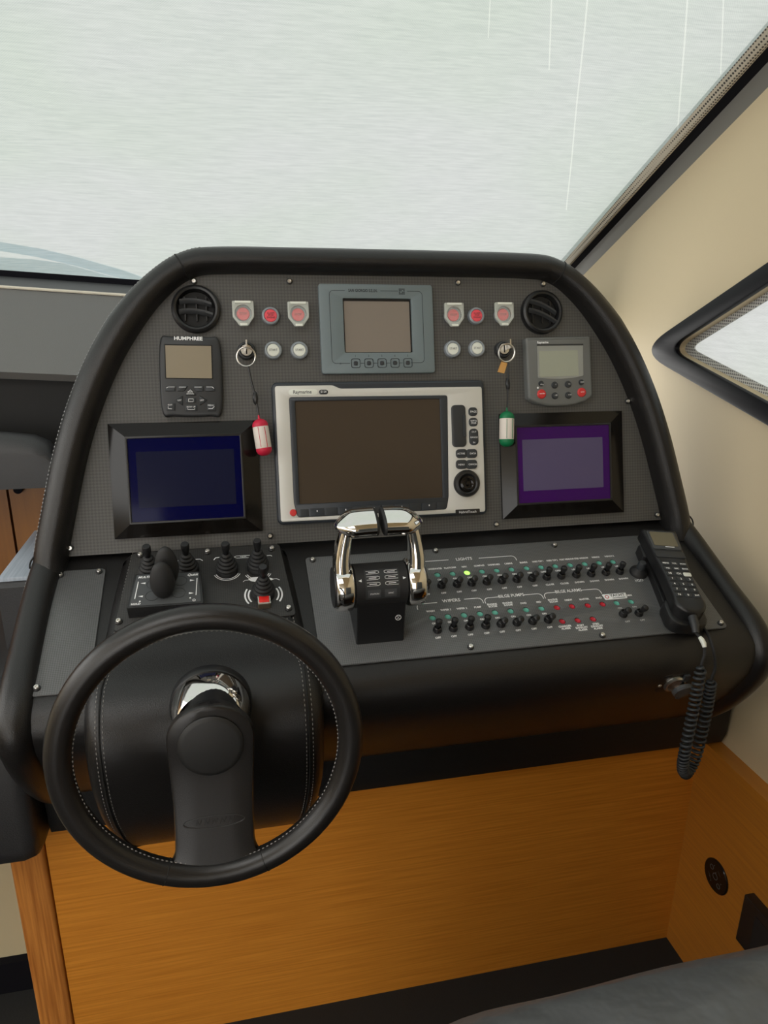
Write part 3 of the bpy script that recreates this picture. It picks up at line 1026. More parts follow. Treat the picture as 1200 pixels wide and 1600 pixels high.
for i, (u, s) in enumerate(REDB):
    lamp_thing(u, s, '%s of three red alarm lamps in the lower red row' % ('leftmost', 'middle', 'rightmost')[i], 'r', 'red bilge alarm lamps')
for i, u in enumerate(LASTU):
    lamp_thing(u, .157, 'green indicator lamp %s' % ('just below the white maker plate', 'below the word horn right of the maker plate')[i], 'g', 'indicator lamps on the switch plate')

# ------------------------------------------------------------------ toggle switches
nut_me = MB().lathe([(0.0062, 0), (0.0062, 0.0026), (0.0055, 0.0036), (0.0052, 0.0062), (0.0040, 0.0070), (0.0032, 0.0050), (0.0, 0.0050)], 14).mesh('collar', blk)
lev_me = MB().lathe([(0.0026, 0.003), (0.0030, 0.007), (0.0042, 0.0115), (0.0048, 0.0145), (0.0044, 0.0172), (0.0026, 0.0186), (0.0, 0.0188)], 12).mesh('lever', blk)
def toggle(u, s, label, tilt, lean=0.0):
    o = thing('toggle_switch', label, 'switch', FS @ T(V((u, -s, 0.003))), 'toggle switches on the switch plate')
    place('collar', nut_me, o)
    place('lever', lev_me, o, T(V((0, 0, 0.001))) @ Rx(R(tilt)) @ Ry(R(lean)))
for i, (u, t) in enumerate(zip(TOPU, TOPN)):
    toggle(u, 0.0985, 'small black toggle switch under the %s lamp in the upper row' % word(t), 18 if i < 8 else -4, 4)
for i, (u, t) in enumerate(zip(BOTU, BOTN)):
    w = t.replace('\n', ' ').lower()
    if 'engine' in w: w = ('left ' if i == 4 else 'right ') + w
    else: w = word(w)
    toggle(u + .001, 0.1775, 'small black toggle switch under the %s lamp in the lower row' % w, -6 if i < 4 else 22, 2)
toggle(0.310, 0.1795, 'small black toggle switch below the white maker plate', 20, 3)
toggle(0.334, 0.1805, 'rightmost small black toggle switch of the lower row, under the horn lamp', 12, 12)
# rubber booted push switch
t = thing('rubber_boot_switch', 'grey rubber booted push switch above the H2O mark beside the phone', 'switch', FS @ T(V((0.372, -0.103, 0.003))))
MB().lathe([(0.0135, 0), (0.0135, 0.002), (0.0120, 0.0052), (0.0075, 0.0085), (0.0062, 0.010)], 24, cap1=False).build('boot_skirt', blk_matt, t)
MB().lathe([(0.0062, 0.010), (0.0058, 0.020), (0.0046, 0.0225), (0.0, 0.0230)], 20).build('boot_cap', key_dark, t)

# ================================================================== PANEL INSTRUMENTS
def ring_vent(px, py, r, label, tw):
    u = pan(px, py, 0.008)
    t = thing('air_vent', label, 'vent', FP @ T(V((u.x, u.y, 0))), 'round air vents on the instrument panel')
    MB().lathe([(r, 0), (r, 0.006), (r * .97, 0.0095), (r * .88, 0.0115), (r * .80, 0.0105), (r * .745, 0.006), (r * .73, 0.001)], 40, cap1=False).build('bezel', blk, t)
    MB().lathe([(r * .745, 0.0045), (r * .72, 0.0012), (r * .4, 0.0006), (0.0, 0.0005)], 32, cap0=False).build('bowl', blk_deep, t)
    for k, yy in enumerate((0.26, -0.16)):
        w = r * math.sqrt(max(0.01, .70 ** 2 - yy ** 2))
        pts = [V((w * a, r * (yy + .10 * (1 - a * a) - .05) - tw * w * a, 0.008)) for a in [q / 8 - 1 for q in range(17)]]
        rows = [[p + V((0, dy, dz)) for dy, dz in ((-.0035, -.002), (0.0, 0.0016), (0.0030, 0.0022), (0.0035, -.0005), (-.0035, -.002))] for p in pts]
        MB().grid(rows).build('louvre', body_dark, t)
    for xx in (-.45, .02, .42):
        MB().box(r * xx - .0008, r * xx + .0008, -r * .5, r * .5, 0.0015, 0.0052).build('pin', blk, t)
ring_vent(306, 482, 0.0335, 'round black air vent in the upper left of the panel', 0.10)
ring_vent(848, 487, 0.0335, 'round black air vent in the upper right of the panel', 0.42)

def guarded(px, py, label):
    u = pan(px, py, 0.010)
    t = thing('guarded_button', label, 'button', FP @ T(V((u.x, u.y, 0))), 'guarded red push buttons')
    MB().lathe([(0.0125, 0), (0.0125, 0.006), (0.0112, 0.0075), (0.0092, 0.0075)], 28, cap1=False).build('collar', ring_grey, t)
    MB().lathe([(0.0092, 0.004), (0.0092, 0.0072), (0.0082, 0.0085), (0.0, 0.0088)], 24).build('cap', red_btn, t)
    MB().text('STOP', 0.0048, 0, 0, 0.0091, sx=.9).build('printed_lettering', ink_dark, t)
    out = rpoly([V(p) for p in ((-0.0150, 0.0172), (0.0150, 0.0172), (0.0150, -0.0055), (0.0085, -0.0138), (0.0062, -0.0178), (-0.0062, -0.0178), (-0.0085, -0.0138), (-0.0150, -0.0055))], 0.002)
    g = MB().flat2d([out, circ(0, 0, 0.0118, 28)], 0.0092, 0.0145, 0.0008).build('guard_frame', guard_clear, t)
    MB().flat2d([circ(0, 0, 0.0117, 28)], 0.0118, 0.0128).build('guard_window', guard_pane, g)
    MB().box(-0.011, 0.011, 0.0135, 0.0165, 0.0145, 0.0165).build('hinge', white_pl, t)
    MB().box(-0.005, 0.005, -0.0175, -0.0145, 0.0145, 0.0160).build('latch', white_pl, t)
for p, l in (((380, 490), 'clear guarded red button beside the upper left air vent'), ((466, 491), 'clear guarded red button just left of the blue grey display'), ((709, 492), 'clear guarded red button just right of the blue grey display'), ((787, 491), 'clear guarded red button beside the upper right air vent')):
    guarded(*p, l)

def push(px, py, colm, words_, label, group):
    u = pan(px, py, 0.007)
    t = thing('push_button', label, 'button', FP @ T(V((u.x, u.y, 0))), group)
    MB().lathe([(0.0128, 0), (0.0130, 0.004), (0.0120, 0.0072), (0.0100, 0.0082), (0.0090, 0.0070)], 30, cap1=False).build('collar', ring_grey, t)
    MB().lathe([(0.0090, 0.003), (0.0090, 0.0066), (0.0080, 0.0076), (0.0, 0.0079)], 24).build('cap', colm, t)
    MB().text(words_, 0.0046 if '\n' not in words_ else 0.0036, 0, 0, 0.0082, sx=.9).build('printed_lettering', ink_dark, t)
push(423, 493, red_btn, 'ALARM\nSTOP\nENGINE', 'unguarded red push button between the two left guarded buttons', 'red push buttons')
push(745, 493, red_btn, 'ALARM\nSTOP\nENGINE', 'unguarded red push button between the two right guarded buttons', 'red push buttons')
push(427, 547, white_pl, 'START', 'white push button beside the left key switch', 'white push buttons')
push(468, 547, white_pl, 'START', 'white push button left of the blue grey display, nearest it', 'white push buttons')
push(708, 545, white_pl, 'START', 'white push button right of the blue grey display, nearest it', 'white push buttons')
push(746, 544, white_pl, 'START', 'white push button beside the right key switch', 'white push buttons')

# key switches and keys with floats
def key_switch(px, py, label):
    u = pan(px, py, 0.006)
    t = thing('key_switch', label, 'switch', FP @ T(V((u.x, u.y, 0))), 'ignition key switches')
    MB().lathe([(0.0125, 0), (0.0127, 0.006), (0.0116, 0.010), (0.0095, 0.011), (0.0088, 0.009)], 28, cap1=False).build('collar', body_dark, t)
    MB().lathe([(0.0088, 0.004), (0.0088, 0.0105), (0.0078, 0.012), (0.0, 0.012)], 24).build('barrel', steel, t)
    MB().box(-0.0009, 0.0009, -0.0055, 0.0055, 0.0119, 0.0123).build('slot', blk_deep, t)
    return u
key_switch(385, 548, 'ignition key switch on the left half of the panel')
key_switch(786, 546, 'ignition key switch on the right half of the panel')

def key_float(ksw, ringc, cordpts, bead, ftop, fbot, cap, label, tag_pts=None, keytop=None):
    """key in its switch with a steel ring, cord and a floating fob; h is distance off the panel"""
    H = 0.028
    o2 = pan(*ksw, 0.012)
    t = thing('key_with_float', label, 'key', FP @ T(V((o2.x, o2.y, 0.012))))
    def L(px, py, h): 
        q = pan(px, py, h)
        return V((q.x - o2.x, q.y - o2.y, h - 0.012))
    a, c = L(*keytop[0], 0.022), L(*keytop[1], 0.022)
    MB().box(-0.001, 0.001, c.y, a.y, -0.002, 0.017, T(V((a.x, 0, 0)))).build('key_blade', steel, t)
    rc = L(*ringc, H)
    rr = 0.0128
    MB().sweep([rc + V((rr * math.cos(q), rr * math.sin(q), 0.003 * math.sin(q))) for q in [2 * PI * k / 36 for k in range(36)]], 0.0013, 8, True).build('key_ring', steel, t)
    cp = [L(x, y, 0.026 - 0.0006 * i) for i, (x, y) in enumerate(cordpts)]
    MB().sweep(catmull(cp, 5), 0.0014, 8).build('cord', blk, t)
    cb = L(*bead, 0.024)
    MB().sweep([cb + V((0, 0.0095, 0)), cb + V((0, 0.007, 0)), cb, cb + V((0, -0.007, 0)), cb + V((0, -0.0095, 0))], [0.001, 0.0030, 0.0040, 0.0030, 0.001], 10).build('bead', blk, t)
    A, B = L(*ftop, 0.024), L(*fbot, 0.024)
    d = (B - A); ln = d.length; d.normalize()
    rad = 0.0112
    fb = MB().sweep([A + d * ln * q for q in (.20, .22, .5, .77, .79)], [rad * .96, rad, rad, rad, rad * .96], 20).build('float_body', float_white, t)
    MB().sweep([A + d * ln * q for q in (0, .02, .07, .14, .20)], [rad * .35, rad * .55, rad * .85, rad, rad * 1.0], 20).build('float_cap', cap, t)
    MB().sweep([A + d * ln * q for q in (.79, .86, .93, .98, 1.0)], [rad, rad, rad * .85, rad * .55, rad * .3], 20).build('float_cap', cap, t)
    for sx in (-.35, .45):
        MB().sweep([A + d * ln * .22 + V((rad * sx, 0, rad * .93)), A + d * ln * .77 + V((rad * sx, 0, rad * .93))], 0.0004, 6).build('groove', cap, fb)
    MB().sweep([A - d * .006, A + d * .003], [.0012, .002], 8).build('eyelet', cap, t)
    if tag_pts:
        q = [L(x, y, 0.022) for x, y in tag_pts]
        q2 = [p + V((0, 0, 0.0025)) for p in q]
        tg = MB().rings([q, q2]).build('tag', tag_orange, t)
key_float((385, 548), (384.5, 557.5), [(388, 573), (392, 592), (397, 612), (402, 634), (405, 656)], (399, 622), (405, 655), (414, 712), float_red, 'key with steel ring and red and white float hanging from the left key switch', keytop=((384.5, 532), (384.5, 546)))
key_float((786, 546), (791.5, 551.5), [(794, 566), (794, 585), (793.5, 610), (793, 630), (792, 644)], (793.5, 600), (792, 643), (791.5, 698), float_green, 'key with wooden tag and green and white float hanging from the right key switch', [(783, 565), (792, 568), (787, 583.5), (777, 581.5)], keytop=((795, 531), (795, 545)))

class Dev:
    """device on the panel: measured from a zoomed crop, local frame centred on the device"""
    def __init__(s, corners, x0, y0, k, h):
        s.x0, s.y0, s.k, s.h = x0, y0, k, h
        q = [pan(x, y, h) for x, y in corners]
        s.c = (q[0] + q[1] + q[2] + q[3]) / 4
        ax = ((q[1] - q[0]) + (q[2] - q[3]))
        s.a = math.atan2(ax.y, ax.x)
        s.w = ((q[1] - q[0]).length + (q[2] - q[3]).length) / 2
        s.hh = ((q[3] - q[0]).length + (q[2] - q[1]).length) / 2
        s.fr = FP @ T(V((s.c.x, s.c.y, 0))) @ Rz(s.a)
    def L(s, zx, zy, h=None):
        q = pan(s.x0 + zx / s.k, s.y0 + zy / s.k, s.h if h is None else h) - s.c
        ca, sa = math.cos(-s.a), math.sin(-s.a)
        return V((q.x * ca - q.y * sa, q.x * sa + q.y * ca))
    def rect(s, x0, y0, x1, y1, r, h=None):
        a, c = s.L(x0, y0, h), s.L(x1, y1, h)
        return rrect((a.x + c.x) / 2, (a.y + c.y) / 2, abs(c.x - a.x), abs(c.y - a.y), r)
    def quad(s, pts, r, h=None):
        return rpoly([s.L(*p, h) for p in pts], r)

# --- blue grey display
D = Dev(((497, 443), (676, 445), (679.5, 582.5), (503.5, 584)), 400, 420, 4.0, 0.008)
t = thing('generator_display', 'blue grey control display with five square keys at the top centre', 'display', D.fr)
W2, H2 = D.w / 2, D.hh / 2
w = rrect(0.0, 0.25 * 2 * H2 * 0.0 + 0.0, D.w, D.hh, 0.004)
sx0, sx1, sy1, sy0 = -W2 + .205 * D.w, -W2 + .805 * D.w, H2 - .158 * D.hh, H2 - .765 * D.hh
scr = rrect((sx0 + sx1) / 2, (sy0 + sy1) / 2, sx1 - sx0, sy1 - sy0, 0.002)
MB().flat2d([w, scr], 0.0, 0.008, 0.0012).build('bezel', grey_blue, t)
MB().flat2d([rrect((sx0 + sx1) / 2, (sy0 + sy1) / 2, sx1 - sx0 + .004, sy1 - sy0 + .004, 0.002)], 0.0005, 0.0030).build('screen_gasket', blk, t)
MB().flat2d([rrect((sx0 + sx1) / 2 - .0004, (sy0 + sy1) / 2 - .0012, sx1 - sx0 - .0040, sy1 - sy0 - .0046, 0.001)], 0.0030, 0.0042).build('screen', scr_grey, t)
b = MB()
def nx(f): return -W2 + f * D.w
def ny(f): return H2 - f * D.hh
r_ = 0.006
bx0, bx1, by0, by1 = nx(.09), nx(.905), ny(.075), ny(.885)
def arc(cx, cy, r, a0, a1): return [(cx + r * math.cos(R(a0 + (a1 - a0) * k / 5)), cy + r * math.sin(R(a0 + (a1 - a0) * k / 5))) for k in range(6)]
b.ribbon([(nx(.225), by0)] + arc(bx0 + r_, by0 - r_, r_, 90, 180) + arc(bx0 + r_, by1 + r_, r_, 180, 270) + [(nx(.245), by1)], .0007, .0082)
b.ribbon([(nx(.535), by0), (nx(.69), by0)], .0007, .0082)
b.ribbon([(nx(.77), by0)] + arc(bx1 - r_, by0 - r_, r_, 90, 0) + arc(bx1 - r_, by1 + r_, r_, 0, -90) + [(nx(.78), by1)], .0007, .0082)
for f0, f1 in ((.335, .37), (.45, .485), (.562, .597), (.675, .71)):
    b.ribbon([(nx(f0), by1), (nx(f1), by1)], .0007, .0082)
b.text('SAN GIORGIO S.E.I.N.', 0.0058, nx(.382), by0, .0082, sx=.78, bold=.00018)
for i in range(5):
    b.text(str(i + 1), 0.0042, nx(.293 + .1155 * i), ny(.805), .0082)
b.text('o-', 0.005, nx(.165), by1, .0082)
b.build('printed_lettering', ink_dark, t, kind='stuff')
e = MB()
for i in range(4):
    for j in range(4):
        if (i, j) not in ((1, 1), (2, 2)):
            e.box(nx(.725) - .0045 + i * .0023, nx(.725) - .0045 + i * .0023 + .0017, by0 - .0048 + j * .0023, by0 - .0048 + j * .0023 + .0017, .0081, .0083)
e.build('printed_emblem', ink_dark, t, kind='stuff')
for i in range(5):
    k = MB().flat2d([rrect(nx(.293 + .1155 * i), by1, .0135, .0135, .003), rrect(nx(.293 + .1155 * i), by1, .0120, .0120, .0025)], .0078, .0088).build('key', ink_dark, t)
    MB().prism(rrect(nx(.293 + .1155 * i), by1, .0062, .0062, .002), .0078, .0090, .0004).build('key_dot', key_dark, k)

# --- multifunction chart plotter
D = Dev(((423.9, 597.9), (756, 592.3), (764, 804.5), (434.7, 820)), 410, 580, 1200 / 370., 0.016)
t = thing('chart_plotter', 'large silver framed chart plotter with a rotary knob in the middle of the panel', 'display', D.fr)
MB().prism(rrect(0, 0, D.w, D.hh, 0.008), 0.0, 0.014, 0.004, 3).build('housing', dark_blue, t)
W2, H2 = D.w / 2, D.hh / 2
face = rpoly([V(p) for p in ((-W2 + .0045, -H2 + .0045), (W2 - .0045, -H2 + .0045), (W2 - .0045, H2 - .0105), (-W2 + .098, H2 - .0105), (-W2 + .088, H2 - .0055), (-W2 + .0045, H2 - .0055))], .004)
win_o = D.quad(((135, 132), (938, 122), (944, 636), (934, 700), (180, 742), (160, 668)), .004)
MB().flat2d([face, win_o], 0.0125, 0.0160, 0.0010).build('face_plate', silver, t)
MB().flat2d([win_o, D.rect(165, 152, 915, 640, .002)], 0.0125, 0.0162, .0008).build('screen_surround', dark_blue, t)
MB().flat2d([D.rect(160, 148, 920, 646, .001)], 0.0135, 0.0144).build('screen', scr_brown_reflect, t)
xs_ = [188, 238, 316, 384, 460, 526, 604, 668, 744, 806, 882, 930]
for i in range(11):
    a = D.L(xs_[i] + 2, 700 - i * 3.6)
    c = D.L(xs_[i + 1] - 2, 735 - i * 3.6)
    MB().prism(rrect((a.x + c.x) / 2, (a.y + c.y) / 2, c.x - a.x, abs(c.y - a.y), .0012), .014, .0168 + .0006 * (i % 2), .0006).build('soft_key', dark_blue if i % 2 else key_dark, t)
b = MB()
for i in (1, 3, 5, 7, 9):
    a = D.L((xs_[i] + xs_[i + 1]) / 2, 712 - i * 3.6)
    b.box(a.x - .0006, a.x + .0006, a.y - .0012, a.y + .0012, .0174, .0177)
a = D.L(1067, 206); b.text('PAGE', .0042, a.x, a.y, .0186)
a = D.L(1068, 258); b.text('WPTS\nMOB', .0038, a.x, a.y, .0186)
a = D.L(1070, 308); b.text('OUT', .0036, a.x, a.y, .0186)
a = D.L(1070, 336); b.text('RANGE', .0036, a.x, a.y, .0186)
a = D.L(1070, 362); b.text('IN', .0036, a.x, a.y, .0186)
for s_, x, y in (('ACTIVE', 1004, 418), ('DATA', 1064, 417), ('MENU', 1006, 474), ('CANCEL', 1064, 472)):
    a = D.L(x, y); b.text(s_, .0036, a.x, a.y, .0186)
b.build('printed_lettering', white_ink, t, kind='stuff')
def mkey(x0, y0, x1, y1, r, nm='key'):
    return MB().prism(D.rect(x0, y0, x1, y1, r), .0155, .0184, .0010).build(nm, key_dark, t)
mkey(1043, 184, 1088, 227, .005)
mkey(1045, 237, 1090, 279, .005)
mkey(1046, 292, 1094, 374, .006)
for y0, y1 in ((396, 439), (450, 494)):
    mkey(979, y0, 1038, y1, .005); mkey(1030, y0, 1088, y1, .005)
cdoor = MB().prism(D.rect(955, 172, 1033, 383, .006), .0150, .0190, .0015).build('card_door', body_dark, t)
MB().prism(D.rect(1012, 222, 1030, 334, .001), .0190, .0202, .0004).build('catch', key_dark, cdoor)
a = D.L(1040, 569, .022)
kn = MB().lathe([(0.0205, .015), (0.0205, .020), (0.0190, .0225), (0.0150, .0235), (0.0122, .0215)], 36, cap1=False, m=T(V((a.x, a.y, 0)))).build('rotary_ring', blk, t)
MB().lathe([(0.0122, .0205), (0.0116, .0235), (0.0085, .0245), (0.0060, .0230), (0.0042, .0230), (0.0034, .0245), (0.0, .0248)], 28, m=T(V((a.x, a.y, 0)))).build('knob', blk_gloss, kn)
a = D.L(156, 717)
MB().lathe([(0.0050, .015), (0.0050, .0180), (0.0042, .0190), (0.0, .0192)], 20, m=T(V((a.x, a.y, 0)))).build('power_key', red_key, t)
lgp = MB().prism(D.rect(132, 93, 280, 120, .004), .0158, .0166, .0003).build('badge', white_pl, t)
a = D.L(202, 106)
MB().text('Raymarine', .0066, a.x, a.y, .0168, sx=.95, bold=.00016).build('printed_lettering', grey_auto, lgp)
MB().prism(D.rect(286, 94, 333, 117, .0035), .0158, .0170, .0004).build('badge', key_dark, t)
a = D.L(310, 105)
MB().text('E120', .0042, a.x, a.y, .0172).build('printed_lettering', white_ink, t)
MB().prism(D.rect(978, 702, 1102, 724, .001), .0158, .0166, .0002).build('badge', blk, t)
a = D.L(1040, 713)
MB().text('HybridTouch', .0052, a.x, a.y, .0169).build('printed_lettering', white_ink, t)

# --- two glossy black monitors with bevelled frames
def monitor(corners, x0, y0, k, inner, active, mg, mi, label):
    D = Dev(corners, x0, y0, k, 0.004)
    t = thing('touch_monitor', label, 'monitor', D.fr, 'glossy black framed monitors')
    W2, H2 = D.w / 2, D.hh / 2
    q = [D.L(*p, 0.014) for p in inner]
    ix0, ix1 = (q[0].x + q[3].x) / 2, (q[1].x + q[2].x) / 2
    iy1, iy0 = (q[0].y + q[1].y) / 2, (q[2].y + q[3].y) / 2
    o = [V((-W2, -H2)), V((W2, -H2)), V((W2, H2)), V((-W2, H2))]
    i_ = [V((ix0, iy0)), V((ix1, iy0)), V((ix1, iy1)), V((ix0, iy1))]
    def z(ps, h): return [V((p.x, p.y, h)) for p in ps]
    sides = ('bottom', 'right', 'top', 'left')
    for n_ in range(4):
        a, c, ci, ai = o[n_], o[(n_ + 1) % 4], i_[(n_ + 1) % 4], i_[n_]
        vs = [V((a.x, a.y, 0)), V((c.x, c.y, 0)), V((c.x, c.y, .005)), V((a.x, a.y, .005)), V((ai.x, ai.y, .0150)), V((ci.x, ci.y, .0150)), V((ci.x, ci.y, 0.0)), V((ai.x, ai.y, 0.0))]
        MB().add(vs, [(0, 1, 2, 3), (3, 2, 5, 4), (4, 5, 6, 7), (0, 7, 6, 1), (0, 3, 4, 7), (1, 6, 5, 2)]).build('frame_side', blk_gloss, t, sharp=10)
    cx, cy, iw, ih = (ix0 + ix1) / 2, (iy0 + iy1) / 2, ix1 - ix0, iy1 - iy0
    MB().flat2d([rrect(cx, cy, iw, ih, .001), rrect(cx, cy, iw - .006, ih - .006, .0015)], .006, .0156, .0004).build('inner_lip', blk, t)
    sc = MB().flat2d([rrect(cx, cy, iw - .005, ih - .005, .001)], .010, .0140).build('screen_glass', mg, t)
    q = [D.L(*p, 0.014) for p in active]
    ax0, ax1 = (q[0].x + q[3].x) / 2, (q[1].x + q[2].x) / 2
    ay1, ay0 = (q[0].y + q[1].y) / 2, (q[2].y + q[3].y) / 2
    MB().flat2d([rrect((ax0 + ax1) / 2, (ay0 + ay1) / 2, ax1 - ax0, ay1 - ay0, .0005)], .0138, .0142).build('active_area', mi, sc)
monitor(((168, 662), (402.7, 657), (408.8, 829.3), (179.5, 843)), 140, 620, 3.75, ((200, 226), (890, 222), (918, 715), (240, 748)), ((270, 320), (845, 308), (860, 628), (290, 652)), scr_blue, scr_blue_in, 'glossy black framed monitor with a deep blue screen, left of the chart plotter')
monitor(((781, 648), (971, 641), (974.5, 801), (785, 810.5)), 760, 630, 4.0, ((178, 145), (776, 118), (784, 606), (190, 640)), ((224, 230), (724, 210), (732, 524), (232, 550)), scr_violet, scr_violet_in, 'glossy black framed monitor with a violet screen, right of the chart plotter')

# --- trim controller, upper left
D = Dev(((246.8, 523.8), (343, 527), (349, 650), (252.7, 651)), 240, 515, 1200 / 115., 0.012)
t = thing('trim_controller', 'charcoal trim controller with tan screen and arrow keys below the left vent', 'controller', D.fr)
W2, H2 = D.w / 2, D.hh / 2
out = [V((-W2 + .002, -H2 + .004)), V((-W2 * .6, -H2 + .0006)), V((0, -H2 - .0006)), V((W2 * .6, -H2 + .0006)), V((W2 - .002, -H2 + .004)), V((W2 + .0008, 0)), V((W2 - .002, H2 - .004)), V((W2 * .6, H2 + .0)), V((0, H2 + .001)), V((-W2 * .6, H2)), V((-W2 + .002, H2 - .004)), V((-W2 - .0008, 0))]
MB().prism([V((p.x, p.y)) for p in catmull([V((*p, 0)) for p in out], 4, True)], 0, 0.012, .004, 3).build('body', body_dark, t)
MB().flat2d([D.rect(172, 236, 972, 808, .001)], .0118, .0126).build('screen_rim', blk_deep, t)
MB().flat2d([D.rect(190, 256, 952, 796, .0005)], .0122, .0130).build('screen', scr_tan, t)
def hk(pts, r=.001):
    return MB().prism(D.quad(pts, r), .0115, .0138, .0007).build('key', key_dark, t)
def hr(pts):
    MB().prism(D.quad(pts, .001), .0113, .0121).build('key_well', blk_deep, t)
hk(((190, 1005), (190, 945), (225, 922), (352, 922), (352, 1005))); hk(((388, 1005), (388, 922), (560, 922), (500, 1005)))
hk(((640, 922), (812, 922), (812, 1005), (700, 1005))); hk(((845, 1005), (845, 922), (965, 922), (1000, 950), (1000, 1005)))
hk(((520, 1075), (600, 965), (698, 1075))); hk(((345, 1150), (475, 1075), (475, 1240))); hk(((745, 1075), (878, 1150), (755, 1240)))
hk(((530, 1115), (688, 1115), (688, 1195), (530, 1195))); hk(((522, 1232), (708, 1232), (708, 1325), (522, 1325)))
hk(((212, 1205), (352, 1205), (352, 1322), (212, 1322))); hk(((875, 1205), (1012, 1205), (1012, 1322), (875, 1322)))
b = MB()
a = D.L(565, 148); b.text('HUMPHREE', .0068, a.x, a.y, .0124, sx=1.12, bold=.00022)
for s_, x, y in (('BOW\nDOWN', 600, 1035), ('LIST', 425, 1155), ('LIST', 790, 1155), ('BOW UP', 612, 1262), ('EXIT', 272, 1230), ('MENU', 935, 1238)):
    a = D.L(x, y); b.text(s_, .0030, a.x, a.y, .0141)
for pts in (((210, 955), (240, 938), (345, 938)), ((415, 940), (530, 940)), ((665, 940), (785, 940)), ((860, 938), (955, 938), (985, 962)), ((240, 1255), (240, 1290), (300, 1295)), ((560, 1285), (560, 1305), (670, 1305), (670, 1285)), ((895, 1290), (960, 1290), (990, 1255)), ((572, 1130), (648, 1130), (648, 1178), (572, 1178), (572, 1130)), ((575, 1010), (600, 985), (628, 1010))):
    b.ribbon([tuple(D.L(*p)) for p in pts], .0006, .0141)
b.build('printed_lettering', white_ink, t, kind='stuff')

# --- autopilot control head, upper right
D = Dev(((822.5, 527.5), (924, 524.5), (926, 627.5), (825.5, 631)), 815, 515, 10.0, 0.014)
t = thing('autopilot_head', 'grey autopilot control head with pale screen and two red keys below the right vent', 'controller', D.fr)
W2, H2 = D.w / 2, D.hh / 2
out = [V((-W2, H2)), V((W2, H2)), V((W2, -H2 + .008)), V((W2 - .012, -H2 + .001)), V((W2 * .4, -H2 - .004)), V((0, -H2 - .005)), V((-W2 * .4, -H2 - .004)), V((-W2 + .012, -H2 + .001)), V((-W2, -H2 + .008))]
MB().prism(rpoly(out, .004), 0, .014, .004, 3).build('body', grey_auto, t)
scq = D.quad(((240, 235), (955, 225), (962, 720), (800, 755), (600, 770), (400, 765), (255, 755)), .002)
MB().flat2d([scq], .0139, .0146).build('screen_frame', scr_lid, t)
MB().flat2d([D.quad(((236, 232), (958, 222), (960, 246), (238, 256)), .0004)], .0141, .0150).build('frame_shadow_edge', body_dark, t)
MB().flat2d([D.rect(265, 338, 888, 722, .001)], .0144, .0150).build('screen', scr_pale, t)
for x, y, r_, mm in ((302, 845, .0042, key_dark), (512, 868, .0052, key_dark), (722, 857, .0052, key_dark), (930, 825, .0044, key_dark), (517, 1035, .0052, key_dark), (727, 1026, .0052, key_dark), (308, 1008, .0072, red_key), (935, 982, .0072, red_key)):
    a = D.L(x, y)
    MB().lathe([(r_, .0135), (r_, .0155), (r_ * .8, .0168), (0, .0172)], 22, m=T(V((a.x, a.y, 0)))).build('key', mm, t)
b = MB()
a = D.L(330, 200); b.text('Raymarine', .0048, a.x, a.y, .0143, sx=.9, bold=.00015)
for s_, x, y in (('disp', 305, 860), ('-1', 518, 862), ('+1', 732, 855), ('track', 932, 822), ('-10', 522, 1030), ('+10', 737, 1022), ('standby', 308, 1002), ('auto', 938, 975)):
    a = D.L(x, y); b.text(s_, .0036 if len(s_) < 5 else .0030, a.x, a.y, .0174)
b.build('printed_lettering', white_ink, t, kind='stuff')
a = D.L(253, 910)
MB().lathe([(.0016, .0138), (.0014, .0146), (0, .0148)], 12, m=T(V((a.x, a.y, 0)))).build('status_light', white_ink, t)

# ================================================================== JOYSTICK PLATE ON THE POD
HPOD = 0.0135
FJ = FS @ T(V((0, 0, HPOD)))
def jp(px, py, h=0.0):
    return shf(px, py, HPOD + h)
jq = [jp(*p) for p in ((207, 866), (436, 851), (463, 962), (177, 988))]
jpl = thing('joystick_plate', 'black woven plate with printed boat symbols carrying the joysticks', 'plate', FJ)
MB().prism(rpoly(jq, .006), 0, .0022, .0007).build('plate', pod_weave, jpl)
screw_ring(jpl, FJ, [jp(*p) for p in ((219.5, 870), (425, 860), (186, 974), (451, 953), (324.6, 865))], .0022, .9)
b = MB()
ZJ = .0024
def jl(pts, w=.0011): b.ribbon([tuple(jp(*p)) for p in pts], w, ZJ)
jl(((220, 883), (224, 880), (232, 879))); jl(((278, 878), (284, 877.5))); jl(((304, 876), (313, 875.5), (317, 878)))
jl(((334, 877), (337, 873.5), (345, 872.5))); jl(((417, 870), (423, 869.5), (425, 871)))
jl(((366, 872), (370, 870.5), (390, 869.5), (393, 871), (390, 873), (370, 874), (366, 872)), .0007)
c5 = jp(412, 931)
for rr in (.0200, .0245):
    for a0, a1 in ((150, 215), (-35, 30)):
        b.ribbon([(c5.x + rr * math.cos(R(a0 + (a1 - a0) * k / 8)), c5.y + rr * math.sin(R(a0 + (a1 - a0) * k / 8))) for k in range(9)], .0022, ZJ)
for px in (355, 403):
    c = jp(px, 893)
    for rr in (.0165, .0190):
        b.ribbon([(c.x + rr * math.cos(R(205 + 130 * k / 10)), c.y + rr * math.sin(R(205 + 130 * k / 10))) for k in range(11)], .0010, ZJ)
hull = [tuple(jp(*p)) for p in ((388, 907), (394, 904), (410, 903), (424, 905), (428, 907), (420, 909.5), (400, 911), (392, 910))]
b.add([(x, y, ZJ) for x, y in hull], [tuple(range(len(hull)))])
jl(((380, 911), (383, 908.5), (390, 908)), .0008); jl(((426, 906.5), (432, 906), (437, 908)), .0008)
a = jp(380, 872); b.text('TRIM', .0040, a.x, a.y, ZJ)
b.build('printed_symbols', white_ink, jpl, kind='stuff')

